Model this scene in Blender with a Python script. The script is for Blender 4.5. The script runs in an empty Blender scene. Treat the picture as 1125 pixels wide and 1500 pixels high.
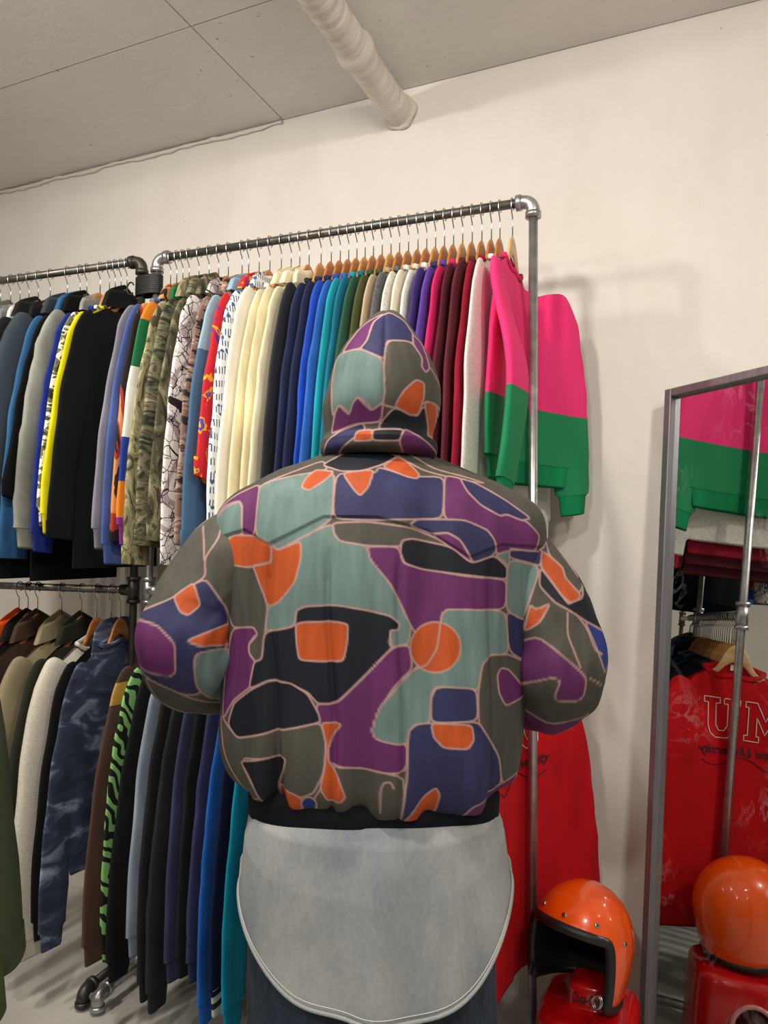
import bpy, bmesh, math, random
import numpy as np
from mathutils import Matrix, Vector
rnd = random.Random(7)
scene = bpy.context.scene
C = scene.collection
# ------------------------------------------------------------------ camera, world, light, exposure
PSI, PITCH, ROLL, FOC = 0.4089, 0.0475, 0.0108, 1094.6
CAM = Vector((0, -2.2215, 1.3))
fw = Vector((-math.sin(PSI)*math.cos(PITCH), math.cos(PSI)*math.cos(PITCH), math.sin(PITCH)))
r0 = Vector((math.cos(PSI), math.sin(PSI), 0)); u0 = r0.cross(fw)
rr = r0*math.cos(ROLL)+u0*math.sin(ROLL); uu = -r0*math.sin(ROLL)+u0*math.cos(ROLL)
cd = bpy.data.cameras.new('camera'); cam = bpy.data.objects.new('camera', cd); C.objects.link(cam)
cd.sensor_width = 36; cd.sensor_fit = 'AUTO'; cd.lens = FOC/1500*36; cd.clip_start = .05
m = Matrix((rr, uu, -fw)).transposed().to_4x4(); m.translation = CAM; cam.matrix_world = m
scene.camera = cam
w = bpy.data.worlds.new('world'); scene.world = w; w.use_nodes = True
w.node_tree.nodes['Background'].inputs[0].default_value = (1, .95, .88, 1)
w.node_tree.nodes['Background'].inputs[1].default_value = .25
scene.view_settings.view_transform = 'Standard'; scene.view_settings.look = 'None'
scene.view_settings.gamma = 1; scene.view_settings.use_curve_mapping = False
scene.view_settings.exposure = 0.3
def lamp(loc, target, power, size=.16, col=(1, .93, .83), spread=150):
    l = bpy.data.lights.new('ceiling_lamp', 'AREA'); l.shape = 'DISK'; l.size = size; l.energy = power
    l.color = col; l.spread = math.radians(spread)
    o = bpy.data.objects.new('ceiling_lamp', l); C.objects.link(o); o.location = loc
    o.rotation_euler = (Vector(target)-Vector(loc)).to_track_quat('-Z', 'Y').to_euler()
for loc, tg, pw in [((-1.9, -1.75, 2.62), (-1.6, -.4, 1.2), 12), ((-.75, -1.8, 2.62), (-.8, -.5, 1.2), 11),
                    ((.75, -1.75, 2.62), (.0, -.3, 1.2), 8), ((-2.2, -3.6, 2.65), (-1.5, -2, .5), 9),
                    ((-.2, -3.6, 2.65), (-.4, -1.5, .8), 11), ((1.3, -3.4, 2.65), (.3, -1.5, .5), 8)]:
    lamp(loc, tg, pw)

# ------------------------------------------------------------------ helpers
def lin(c):
    if isinstance(c, str):
        c = c.lstrip('#'); c = [int(c[i:i+2], 16)/255 for i in (0, 2, 4)]
    return tuple(((x/12.92) if x <= .04045 else ((x+.055)/1.055)**2.4) for x in c[:3])+(1,)
class NT:
    def __init__(s, name):
        s.m = bpy.data.materials.new(name); s.m.use_nodes = True; s.t = s.m.node_tree
        s.b = s.t.nodes['Principled BSDF']
    def n(s, typ, ins=None, **kw):
        x = s.t.nodes.new(typ)
        for k, v in kw.items(): setattr(x, k, v)
        for k, v in (ins or {}).items():
            if hasattr(v, 'is_output') or hasattr(v, 'links'): s.t.links.new(v, x.inputs[k])
            else: x.inputs[k].default_value = v
        return x
    def l(s, a, b): s.t.links.new(a, b)
    def coord(s, scale=(1, 1, 1), rot=(0, 0, 0)):
        c = s.n('ShaderNodeTexCoord'); mp = s.n('ShaderNodeMapping', {'Scale': scale, 'Rotation': rot}); s.l(c.outputs['Object'], mp.inputs['Vector'])
        return mp.outputs['Vector']
    def noise(s, vec, scale, detail=3, rough=.5, dist=0):
        x = s.n('ShaderNodeTexNoise', {'Scale': scale, 'Detail': detail, 'Roughness': rough, 'Distortion': dist}); s.l(vec, x.inputs['Vector'])
        return x.outputs['Fac']
    def ramp(s, fac, stops, const=False):
        x = s.n('ShaderNodeValToRGB'); cr = x.color_ramp
        if const: cr.interpolation = 'CONSTANT'
        while len(cr.elements) < len(stops): cr.elements.new(.5)
        for e, (p, c) in zip(cr.elements, stops): e.position = p
        for e, (p, c) in zip(cr.elements, stops): e.color = lin(c)
        s.l(fac, x.inputs['Fac']); return x.outputs['Color']
    def mix(s, fac, a, b, mode='MIX'):
        x = s.n('ShaderNodeMix', data_type='RGBA', blend_type=mode)
        for sock, v in ((x.inputs[0], fac), (x.inputs[6], a), (x.inputs[7], b)):
            if hasattr(v, 'links'): s.l(v, sock)
            else: sock.default_value = v
        return x.outputs[2]
    def bump(s, h, strength=.2, dist=.002):
        x = s.n('ShaderNodeBump', {'Strength': strength, 'Distance': dist}); s.l(h, x.inputs['Height']); s.l(x.outputs[0], s.b.inputs['Normal'])
    def col(s, c, rough=.85, metal=0.):
        if hasattr(c, 'links'): s.l(c, s.b.inputs['Base Color'])
        else: s.b.inputs['Base Color'].default_value = c
        s.b.inputs['Roughness'].default_value = rough; s.b.inputs['Metallic'].default_value = metal
        return s.m
def hexmul(h, k):
    h = h.lstrip('#'); return tuple(min(1, int(h[i:i+2], 16)/255*k) for i in (0, 2, 4))
MATS = {}
def fabric(hexc, var=.12, rough=.9):
    key = ('f', hexc, var, rough)
    if key in MATS: return MATS[key]
    t = NT('fabric_'+hexc.strip('#')); v = t.coord((1, 1, .35)); f = t.noise(v, 14, 4, .6)
    c = t.ramp(f, [(.3, hexmul(hexc, 1-var)), (.7, hexmul(hexc, 1+var))])
    t.bump(t.noise(t.coord(), 700, 2), .25, .001); t.b.inputs['Specular IOR Level'].default_value = .2
    MATS[key] = t.col(c, rough); return MATS[key]
def heather(a, b):
    key = ('h', a, b)
    if key in MATS: return MATS[key]
    t = NT('heather_'+a.strip('#')); f = t.noise(t.coord((1, 1, 2.2)), 130, 3, .7)
    t.bump(t.noise(t.coord(), 600, 2), .2, .001)
    MATS[key] = t.col(t.ramp(f, [(.35, a), (.6, b)]), .95); return MATS[key]
def patt(name, stops, scale=9, stretch=(1, 1, 1), dist=.6, detail=3, const=True, rough=.85):
    key = ('p', name)
    if key in MATS: return MATS[key]
    t = NT(name); f = t.noise(t.coord(stretch), scale, detail, .55, dist)
    MATS[key] = t.col(t.ramp(f, stops, const), rough); return MATS[key]
def plain(name, hexc, rough=.5, metal=0., bump=None):
    key = ('m', name)
    if key in MATS: return MATS[key]
    t = NT(name)
    if bump: t.bump(t.noise(t.coord(), bump[0], 3), bump[1], .003)
    MATS[key] = t.col(lin(hexc), rough, metal); return MATS[key]
def tag(o, label=None, cat=None, group=None, kind=None):
    if label: o['label'] = label
    if cat: o['category'] = cat
    if group: o['group'] = group
    if kind: o['kind'] = kind
    return o
def empty(name, loc, rz=0, rot=None):
    o = bpy.data.objects.new(name, None); o.empty_display_size = .05; C.objects.link(o)
    o.location = loc; o.rotation_euler = rot or (0, 0, rz); return o
def mesh(name, V, F, mat, parent=None, smooth=True):
    me = bpy.data.meshes.new(name)
    V = np.asarray(V, dtype=np.float64).reshape(-1, 3)
    me.from_pydata(V.tolist(), [], [tuple(int(i) for i in f) for f in F])
    if smooth: me.polygons.foreach_set('use_smooth', np.ones(len(me.polygons), dtype=bool))
    me.materials.append(mat); me.update()
    o = bpy.data.objects.new(name, me); C.objects.link(o)
    if parent: o.parent = parent
    return o
class MB:
    def __init__(s): s.V = []; s.F = []; s.n = 0
    def add(s, V, F):
        V = np.asarray(V, float).reshape(-1, 3); s.V.append(V); s.F += [tuple(i+s.n for i in f) for f in F]; s.n += len(V)
    def loft(s, R, closed=True, caps=(True, True), loop=False):
        R = np.asarray(R, float); a, b = R.shape[:2]; F = []
        for i in range(a if loop else a-1):
            i2 = (i+1) % a
            for j in range(b if closed else b-1):
                j2 = (j+1) % b; F.append((i*b+j, i*b+j2, i2*b+j2, i2*b+j))
        V = R.reshape(-1, 3)
        if closed and not loop:
            if caps[0]: V = np.vstack([V, R[0].mean(0)]); k = len(V)-1; F += [(k, (j+1) % b, j) for j in range(b)]
            if caps[1]: V = np.vstack([V, R[-1].mean(0)]); k = len(V)-1; o = (a-1)*b; F += [(k, o+j, o+(j+1) % b) for j in range(b)]
        s.add(V, F)
    def tube(s, P, rad, n=12, up=(0, 0, 1), flat=None, loop=False, caps=(True, True)):
        P = np.asarray(P, float); k = len(P); rad = np.broadcast_to(np.asarray(rad, float), (k,))
        fl = np.broadcast_to(np.asarray(1. if flat is None else flat, float), (k,))
        T = np.gradient(P, axis=0) if not loop else np.roll(P, -1, 0)-np.roll(P, 1, 0)
        T /= np.linalg.norm(T, axis=1)[:, None]+1e-12
        u = np.array(up, float); R = []
        a = np.arange(n)/n*2*np.pi
        for i in range(k):
            u = u-T[i]*(u@T[i])
            if np.linalg.norm(u) < 1e-3:
                u = np.cross(T[i], [1, .3, .2])
            u /= np.linalg.norm(u); v = np.cross(T[i], u)
            R.append(P[i]+rad[i]*(np.cos(a)[:, None]*u+fl[i]*np.sin(a)[:, None]*v))
        s.loft(R, True, caps, loop)
    def cyl(s, a, b, r, n=16): s.tube([a, b], r, n, up=(.13, .5, .86))
    def box(s, c, d, bev=.0):
        bm = bmesh.new(); bmesh.ops.create_cube(bm, size=1)
        for v in bm.verts: v.co = Vector((v.co.x*d[0], v.co.y*d[1], v.co.z*d[2]))
        if bev: bmesh.ops.bevel(bm, geom=bm.edges[:], offset=bev, segments=3, affect='EDGES', profile=.5)
        bm.verts.index_update()
        s.add([np.array(v.co)+np.array(c) for v in bm.verts], [[v.index for v in f.verts] for f in bm.faces]); bm.free()
    def build(s, name, mat, parent=None, smooth=True): return mesh(name, np.vstack(s.V), s.F, mat, parent, smooth)
def spl(P, n):
    """smooth curve through the points (Catmull-Rom), n samples"""
    P = np.asarray(P, float); k = len(P); t = np.linspace(0, k-1, n); i = np.clip(t.astype(int), 0, k-2); f = (t-i)[:, None]
    p0 = P[np.clip(i-1, 0, k-1)]; p1 = P[i]; p2 = P[i+1]; p3 = P[np.clip(i+2, 0, k-1)]
    return .5*(2*p1+(p2-p0)*f+(2*p0-5*p1+4*p2-p3)*f**2+(3*p1-p0-3*p2+p3)*f**3)
class Fold:
    """smooth pseudo-noise for cloth folds: a sum of sines"""
    def __init__(s, seed, fx, fz, k=6):
        g = np.random.default_rng(seed); s.k = np.stack([g.normal(0, fx, k), g.normal(0, fz, k)], 1); s.p = g.uniform(0, 6.28, k)
    def __call__(s, a, b):
        r = 0
        for (kx, kz), p in zip(s.k, s.p): r = r+np.sin(kx*a+kz*b+p+.7*np.sin(kz*a*.5+p))
        return r/math.sqrt(len(s.p))

# ------------------------------------------------------------------ shared materials
def wall_mat(name, a, b, rough=.8):
    t = NT(name); v = t.coord(); f = t.noise(v, 1.3, 6, .62, .4); g = t.noise(t.coord((1, 1, .3)), 9, 5, .7)
    c = t.ramp(f, [(.3, a), (.62, b)]); c = t.mix(.25, c, t.ramp(g, [(.35, a), (.6, b)]))
    sp = t.noise(v, 55, 2, .5); c = t.mix(t.ramp(sp, [(.755, '#000000'), (.775, '#ffffff')]), c, lin('#77706a'))
    t.bump(t.noise(v, 16, 6, .65), .35, .006); return t.col(c, rough)
M_WALL = wall_mat('painted_wall', '#d9d4cc', '#e6e2dc')
M_CEIL = wall_mat('painted_ceiling', '#dcd9d3', '#e6e3de')
t = NT('concrete_floor'); c = t.ramp(t.noise(t.coord(), 2.2, 8, .65, .3), [(.3, '#b8b5af'), (.7, '#d6d3cd')]); M_FLOOR = t.col(c, .35)
M_PIPE = NT('galvanised_steel'); M_PIPE = M_PIPE.col(M_PIPE.ramp(M_PIPE.noise(M_PIPE.coord((1, 1, 1)), 30, 4, .6), [(.3, '#9c9ca0'), (.7, '#c4c4c6')]), .34, .85)
M_RAIL = NT('worn_steel'); M_RAIL = M_RAIL.col(M_RAIL.ramp(M_RAIL.noise(M_RAIL.coord(), 25, 4, .6), [(.3, '#5b5855'), (.7, '#85817c')]), .42, .85)
M_IRON = NT('dark_iron'); M_IRON = M_IRON.col(M_IRON.ramp(M_IRON.noise(M_IRON.coord(), 25, 4, .6), [(.3, '#3a3836'), (.7, '#5e5a56')]), .45, .8)
M_HOOK = plain('chrome_wire', '#c2c2c4', .2, 1.)
M_BLACKTAPE = plain('black_tape', '#17171a', .5)
def wood(name, a, b):
    t = NT(name); f = t.noise(t.coord((40, 3, 14)), 4, 4, .6, .5); return t.col(t.ramp(f, [(.3, a), (.7, b)]), .42)
WOODS = [wood('hanger_wood_amber', '#a0602a', '#c08040'), wood('hanger_wood_honey', '#b5783a', '#d09a58'), wood('hanger_wood_pale', '#c9a16c', '#dfbd8c')]

# ------------------------------------------------------------------ the room
ZC = 2.81
def slab(name, x0, x1, y0, y1, z0, z1, mat, parent=None):
    b = MB(); b.box(((x0+x1)/2, (y0+y1)/2, (z0+z1)/2), (x1-x0, y1-y0, z1-z0)); return b.build(name, mat, parent, False)
X0, X1, Y0 = -4.2, 2.4, -5.2
tag(slab('floor', X0, X1, Y0, 0, -.1, 0, M_FLOOR), 'pale grey concrete floor under the clothes racks', 'floor', kind='structure')
tag(slab('wall_back', X0, X1, 0, .12, -.1, ZC+.15, M_WALL), 'off-white painted wall behind the clothes racks', 'wall', kind='structure')
tag(slab('wall_left', X0-.12, X0, Y0, .12, -.1, ZC+.15, M_WALL), 'off-white painted side wall beyond the racks', 'wall', kind='structure')
tag(slab('wall_right', X1, X1+.12, Y0, .12, -.1, ZC+.15, M_WALL), 'off-white painted side wall beyond the mirror', 'wall', kind='structure')
tag(slab('wall_front', X0, X1, Y0-.12, Y0, -.1, ZC+.15, M_WALL), 'off-white painted wall opposite the racks', 'wall', kind='structure')
ce = tag(slab('ceiling', X0, X1, Y0, 0, ZC+.03, ZC+.15, M_CEIL), 'grey-white ceiling of concrete slabs with cracked joints', 'ceiling', kind='structure')
g = .0022
for (xa, xb) in ((X0, -1.368-g), (-1.368+g, X1)):
    for (ya, yb) in ((-.517+g, -.004), (-2.6+g, -.517-g), (Y0, -2.6-g)):
        slab('ceiling_slab', xa, xb, ya, yb, ZC, ZC+.03, M_CEIL, ce)
# ragged bead of filler along the wall joint
b = MB(); xs = np.linspace(-4, -1.37, 240); fo = Fold(3, 30, 9, 8)
b.tube(np.stack([xs, -.006+0*xs, ZC-.012+.003*fo(xs, xs*2)], 1), .0065+.002*Fold(5, 55, 20)(xs, xs), 7)
tag(b.build('trim_1', plain('filler', '#ddd9d0', .9, bump=(80, .8))), 'ragged bead of filler between wall and ceiling', 'trim', kind='structure')
# taped pipe that runs along the ceiling into the wall
pr = empty('ceiling_pipe', (-.918, 0, ZC-.078)); tag(pr, 'white pipe wrapped in tape running under the ceiling into the wall', 'pipe')
ys = np.linspace(-4.2, 0, 1500); ph = ys/.013
rad = .047+.0016*np.abs(np.sin(ph+1.5*np.sin(ys*9)))+.0012*Fold(8, 40, 5)(ys, ys)
rad += .009*np.exp(-((ys+.34)/.035)**2)
b = MB(); b.tube(np.stack([.003*np.sin(ys*6), ys, .002*np.sin(ys*11)], 1), rad, 24, caps=(True, False))
tp = NT('white_pipe_tape'); tp.bump(tp.noise(tp.coord((1, 4, 1)), 30, 3), .5, .004); M_TAPE = tp.col(tp.ramp(tp.noise(tp.coord((1, 5, 1)), 9, 3), [(.3, '#cfc9be'), (.7, '#e8e3da')]), .5)
b.build('taped_pipe', M_TAPE, pr)
b = MB(); a = np.linspace(0, 2*np.pi, 40, endpoint=False); b.tube(np.stack([np.cos(a)*.049, -.006+.004*np.sin(3*a), np.sin(a)*.049], 1), .010+.003*np.sin(5*a+1), 8, up=(0, 1, 0), loop=True)
b.build('wall_seal', plain('seal_plaster', '#cfc9bd', .9, bump=(60, 1.)), pr)

# ------------------------------------------------------------------ pipe racks
ZR, ZL, RP = 2.195, 1.16, .0118
RA, RB = np.array([-1.573, -.397]), np.array([-.404, -.345])
LA, LB = np.array([-1.630, -.400]), np.array([-2.80, -.485])
def elbow(b, c, d1, d2, R=.026, r=.0172):
    """pipe elbow at corner c joining the directions d1 and d2"""
    c, d1, d2 = (np.array(v, float) for v in (c, d1, d2)); P = []
    for k in np.linspace(0, 1, 9):
        th = k*math.pi/2; P.append(c+R*(d1*(1-math.sin(th))+d2*(1-math.cos(th))))
    P = [c+d1*.034]+P+[c+d2*.034]; b.tube(P, r, 16, up=np.cross(d1, d2))
    for d in (d1, d2): b.tube([c+d*.030, c+d*.044], .0205, 18, up=np.cross(d1, d2))
def rack(name, label, A, B, mat, rmat, fit):
    d = np.append((B-A)/np.linalg.norm(B-A), 0); nrm = np.array([-d[1], d[0], 0]); L = np.linalg.norm(B-A); up = np.array([0, 0, 1.])
    root = empty(name, (A[0], A[1], 0)); tag(root, label, 'clothes rack')
    o = np.zeros(3); e = d*L
    def cy(nm, a, c, m=mat, r=RP):
        b = MB(); b.tube([a, c], r, 18, up=(.3, .2, .9)); return b.build(nm, m, root)
    cy('top_rail', o+up*ZR+d*.03, e+up*ZR-d*.03, rmat); cy('lower_rail', o+up*ZL, e+up*ZL, rmat)
    for q, s in ((o, 1), (e, -1)):
        cy('post', q+up*.03, q+up*(ZR-.03))
        b = MB(); elbow(b, q+up*ZR, d*s, -up); b.build('elbow_joint', fit, root)
        b = MB(); b.tube([q+up*(ZL-.04), q+up*(ZL+.04)], .0172, 18, up=(1, 0, 0)); b.tube([q+up*ZL, q+up*ZL+d*s*.042], .0172, 18)
        for z in (-.04, .03): b.tube([q+up*(ZL+z), q+up*(ZL+z+.011)], .0205, 18, up=(1, 0, 0))
        b.build('tee_joint', fit, root)
        cy('base_pipe', q+up*.05-nrm*.165, q+up*.05+nrm*.22)
        b = MB(); elbow(b, q+up*.05-nrm*.175, nrm, -up*.9, .022); b.build('foot', fit, root)
        b = MB(); elbow(b, q+up*.05+nrm*.235, -nrm, -up*.9, .022); b.build('foot', fit, root)
        b = MB(); b.tube([q+up*.02, q+up*.085], .0172, 18, up=(1, 0, 0)); b.build('base_tee', fit, root)
    return root
rack('clothes_rack', 'steel pipe clothes rack with bright elbow joints, next to the mirror', RA, RB, M_PIPE, M_RAIL, M_PIPE)
rack('clothes_rack', 'dark iron pipe clothes rack holding the grey and black jackets', LB, LA, M_IRON, M_RAIL, M_IRON)
b = MB(); cx, cy = (RA+LA)/2; a = np.arange(28)/28*2*np.pi; R = []
for k, z in enumerate(np.linspace(2.080, 2.142, 36)):
    s = .003*abs(math.sin(k*.9)); R.append(np.stack([cx+(.048+s)*np.sign(np.cos(a))*np.abs(np.cos(a))**.7, cy+(.0205+s)*np.sin(a), z+0*a], 1))
b.loft(R, caps=(False, False)); a = np.linspace(-2.4, 2.6, 20)
b.tube(np.stack([cx-.058-.014*np.cos(a), cy-.018+0*a, 2.105+.02*np.sin(a)], 1), .0025, 8, up=(0, 1, 0))
tag(b.build('tape_binding', M_BLACKTAPE), 'black tape binding the posts of the two racks together', 'tape')

# ------------------------------------------------------------------ hangers and garments
def ztop(y): return -.024-.118*(np.abs(y)/.205)**1.15
def hanger_meshes():
    b = MB(); P = []; a = np.radians(np.linspace(-75, 190, 18)); P = [(0, .0152*math.cos(q), .0152*math.sin(q)) for q in a]
    P += [(0, -.0145, -.012), (0, -.009, -.026), (0, -.001, -.036), (0, 0, -.05), (0, 0, -.09)]
    b.tube(P, .0017, 7, up=(1, 0, 0)); hook = b.build('hook', M_HOOK)
    ys = np.linspace(-.104, .104, 33); hh = .011+.016*np.exp(-(ys/.042)**4); zc = -.105+ztop(ys)-.019+.036*np.exp(-(ys/.042)**4); th = .0046-.0018*(np.abs(ys)/.104)**2
    n = 12; q = np.arange(n)/n*2*np.pi; R = []
    for y, h, z, t_ in zip(ys, hh, zc, th): R.append(np.stack([t_*np.sign(np.cos(q))*np.abs(np.cos(q))**.7, y+0*q, z+h*np.sin(q)], 1))
    b = MB(); b.loft(R); ob = b.build('hanger_body', WOODS[0])
    b = MB(); b.tube([(0, -.098, -.200), (0, -.098, -.222), (0, .098, -.222), (0, .098, -.200)], .0032, 8, up=(1, 0, 0)); bar = b.build('trouser_bar', WOODS[0])
    ms = [o.data for o in (hook, ob, bar)]
    for o in (hook, ob, bar): bpy.data.objects.remove(o)
    return ms
H_HOOK, H_BODY, H_BAR = hanger_meshes()
H_BODIES = []; H_BARS = []
for wmat in WOODS:
    for src, dst in ((H_BODY, H_BODIES), (H_BAR, H_BARS)):
        me = src.copy(); me.materials[0] = wmat; dst.append(me)
def hanger(loc, rz, label, wd=0, bar=False, group='wooden hangers on the pipe racks'):
    r = empty('clothes_hanger', loc, rz); tag(r, label, 'hanger', group)
    for nm, me in (('hook', H_HOOK), ('hanger_body', H_BODIES[wd]))+((('trouser_bar', H_BARS[wd]),) if bar else ()):
        o = bpy.data.objects.new(nm, me); C.objects.link(o); o.parent = r
    return r
class Garment:
    def __init__(s, name, label, cat, loc, rz, mat, kind='sweat', T=.0105, L=.64, SL=.78, sleeve_mat=None, cuff_mat=None, hem_mat=None,
                 collar_mat=None, seed=0, hw=.20, sx=0., sy=.0, sw=.058, group=None, wide=1., fold=1., elbow=0.):
        s.T, s.L, s.hw, s.seed = T, L, hw, seed; s.drop = .055 if kind in ('sweat', 'tee') else .03; s.kind = kind
        s.root = empty(name, loc, rz); tag(s.root, label, cat, group)
        sm = sleeve_mat or mat; cm = cuff_mat or sm; hm = hem_mat or mat; km = collar_mat or mat; s.mat = mat
        s.f1 = Fold(17, 22, 5); s.f2 = Fold(116, 50, 9); s.fa = .42
        rib = kind in ('sweat', 'hood', 'bomber')
        N, K = 60, 26; ph = np.arange(N)/N*2*np.pi; R = []
        for v in np.linspace(0, 1, K): R.append(s.ring(v, ph))
        b = MB(); b.loft(R, caps=(False, False)); s.body = b.build('body', mat, s.root)
        if rib:
            R = []
            for k, (dz, gr) in enumerate(((.008, .97), (0, .955), (-.006, .93), (-.05, .9), (-.056, .88), (-.05, .84), (.0, .82))):
                q = s.ring(1, ph); q[:, 2] += dz; q[:, 1] *= gr; c_ = s.dx(q[:, 1], q[:, 2], 1., 1.); q[:, 0] = c_+(q[:, 0]-c_)*gr*(.96+.04*np.sin(ph*30)); R.append(q)
            b = MB(); b.loft(R, caps=(False, False)); b.build('waistband', hm, s.root)
        for sd in (-1, 1):
            k = .92 if sd > 0 else 1.
            y = np.array([.124, .146, .170, .200+sy*.3, .230+sy*.7, .246+sy])*k*sd; z = np.array([ztop(.124)-.026, -.150, -.235, -.38, -.56, -SL+(.05 if rib else 0)])
            x = np.array([0, 0, 0, sx*.3, sx*.7, sx])*(1 if sd < 0 else -.6)+(elbow*np.array([0, .1, .45, 1, .75, .5]) if sd < 0 else 0)
            P = spl(np.stack([x, y, z], 1), 34); tt = np.linspace(0, 1, 34)
            W = np.interp(tt, [0, .12, .3, .6, .92, 1], [.03, .05, .062, .06, .05, .046])*sw/.058; Hh = np.interp(tt, [0, .1, .3, .6, 1], [.45, .8, .98, 1., 1.])*T*wide
            n = 28; q = np.arange(n)/n*2*np.pi; Tn = np.gradient(P, axis=0); Tn /= np.linalg.norm(Tn, axis=1)[:, None]; R = []
            fs = Fold(seed*3+sd, 30, 14); fl = np.zeros(34)
            for i in range(34):
                side = np.cross([1., 0, 0], Tn[i]); side /= np.linalg.norm(side)
                am = 1-.07*(1+np.clip(fs(np.cos(q)*W[i]*1.6, P[i, 2]), -1, 2))*min(1, tt[i]*4)
                cx = np.sign(np.sin(q))*np.abs(np.sin(q))**.85
                R.append(P[i]+(np.cos(q)*W[i]*(1+.04*fs(P[i, 2], q*.01)))[:, None]*side+(cx*Hh[i]*am)[:, None]*np.array([1., 0, 0]))
            for r_ in R: r_[:, 0] += s.dx(r_[:, 1], r_[:, 2], np.clip(-(r_[:, 2]+.06)/.6, 0, 1), 1.)
            b = MB(); b.loft(R, caps=(False, False)); b.build('sleeve', sm, s.root)
            R2 = []; last = R[-1]; c0 = last.mean(0)
            if rib: sp_ = ((.012, .98), (0, .93), (-.008, .82), (-.05, .74), (-.056, .7), (-.05, .64), (.01, .6))
            else: sp_ = ((.045, 1.07), (.043, 1.09), (-.002, 1.05), (-.004, .98), (.01, .9))
            for dz, gr in sp_:
                qq = c0+(last-c0)*np.array([min(gr, .98), gr, gr]); qq[:, 2] += dz; R2.append(qq)
            b = MB(); b.loft(R2, caps=(False, False)); b.build('cuff', cm, s.root)
        # collar
        a = np.arange(40)/40*2*np.pi; yy = .082*np.cos(a); front = np.sin(a) > 0
        zz = ztop(yy)-np.where(front, s.drop, .012)*np.abs(np.sin(a))**1.8
        x = np.sign(np.sin(a))*np.abs(np.sin(a))**.25*.0083*(np.abs(np.sin(a)) > 1e-6)
        loop = np.stack([x, yy, zz+.007], 1)
        if kind in ('jacket', 'shirt', 'bomber'):
            hgt = .05 if kind == 'jacket' else .034; R = []
            for dz, gr in ((-.004, 1.), (hgt*.5, .97), (hgt, .86), (hgt+.003, .9), (hgt*.8, 1.08), (-.008, 1.3)) if kind != 'bomber' else ((-.004, 1.05), (.02, 1.0), (.036, .9), (.038, .8), (.02, .75)):
                q = loop.copy(); q[:, :2] *= gr; q[:, 2] += dz+.012*np.abs(np.sin(a)); R.append(q)
            b = MB(); b.loft(R, caps=(False, False)); b.build('collar', km, s.root)
        else:
            o8 = np.arange(8)/8*2*np.pi; sx_ = np.sign(x)*np.clip(np.abs(np.sin(a))*3, 0, 1); R = np.stack([loop+np.stack([.0024*math.cos(w_)*np.where(sx_ == 0, 1, np.sign(sx_)), .004*math.cos(w_)*np.cos(a), .0075*math.sin(w_)+0*a], 1) for w_ in o8]); b = MB(); b.loft(R, loop=True); b.build('collar', km, s.root)
        if kind == 'hood':
            R = []
            for zz_, wd_, tk, xo in ((.035, .03, .004, 0), (.03, .07, .010, -.004), (.0, .095, .016, -.008), (-.06, .105, .019, -.012), (-.13, .085, .017, -.014), (-.18, .045, .010, -.012), (-.195, .01, .003, -.01)):
                zq = zz_-.02+.006*np.sin(3*a); yq = wd_*np.cos(a); R.append(np.stack([-T-.0085+min(tk, .006)*np.sin(a)+s.dx(yq, zq, np.clip(-(zq+.06)/.6, 0, 1), 1.), yq, zq], 1))
            b = MB(); b.loft(R); b.build('hood', mat, s.root)
    def prof(s, v):
        return (np.interp(v, [0, .12, .3, .7, 1], [.150, .162, s.hw*.9, s.hw*1.0, s.hw*1.0]), np.interp(v, [0, .06, .2, .6, 1], [.0064, max(.0068, s.T*.8), s.T, s.T, s.T]))
    def zat(s, v, y, front):
        top = ztop(np.abs(y))-np.where(np.abs(y) < .082, np.where(front, s.drop, .012)*np.clip(1-(y/.082)**2, 0, 1)**.65, 0)
        return top+(-s.L-top)*v
    def ring(s, v, ph):
        hw, ht = s.prof(v); p = 2/2.7; c, sn = np.cos(ph), np.sin(ph)
        y = hw*np.sign(c)*np.abs(c)**p; x = ht*np.sign(sn)*np.abs(sn)**p; z = s.zat(v, y, sn > 0)
        y = np.where(y > 0, y*.9, y)
        return np.stack([x+s.dx(y, z, v, sn), y, z], 1)
    def dx(s, y, z, v, sn): return s.fa*.0095*(s.f1(y, z)+.3*s.f2(y, z))*np.clip((-np.asarray(z)-.16)/.2, 0, 1)
    def surf(s, y, z, side=1):
        y = np.asarray(y, float); z = np.asarray(z, float); y0 = np.where(y > 0, y/.9, y)
        top = s.zat(0., y0, side > 0); v = np.clip((z-top)/(-s.L-top), 0, 1); hw, ht = s.prof(v)
        e = 2.7; sn = np.clip(1-np.abs(y0/hw)**e, .0, 1)**(1/e)
        return side*ht*sn+s.dx(y, z, v, np.full_like(y, .9)*side)
    def patch(s, name, y0, y1, z0, z1, mat, side=1, off=.003, n=8, round_=0):
        Y, Z = np.meshgrid(np.linspace(y0, y1, n), np.linspace(z0, z1, n)); X = s.surf(Y, Z, side)+side*off
        P = np.stack([X, Y, Z], 2); b = MB(); b.loft(P, closed=False)
        edge = np.concatenate([P[0], P[1:, -1], P[-1, ::-1][1:], P[::-1, 0][1:-1]]); inn = edge.copy(); inn[:, 0] -= side*(off+.004)
        b.loft(np.stack([edge, inn]), closed=True, caps=(False, False)); return b.build(name, mat, s.root)
    def stroke(s, name, pts, r, mat, side=1, off=.002, parent=None):
        b = MB()
        for p in pts:
            p = np.asarray(p, float); X = s.surf(p[:, 0], p[:, 1], side)+side*off; b.tube(np.stack([X, p[:, 0], p[:, 1]], 1), r, 5, up=(1, 0, 0))
        return b.build(name, mat, parent or s.root)
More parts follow.
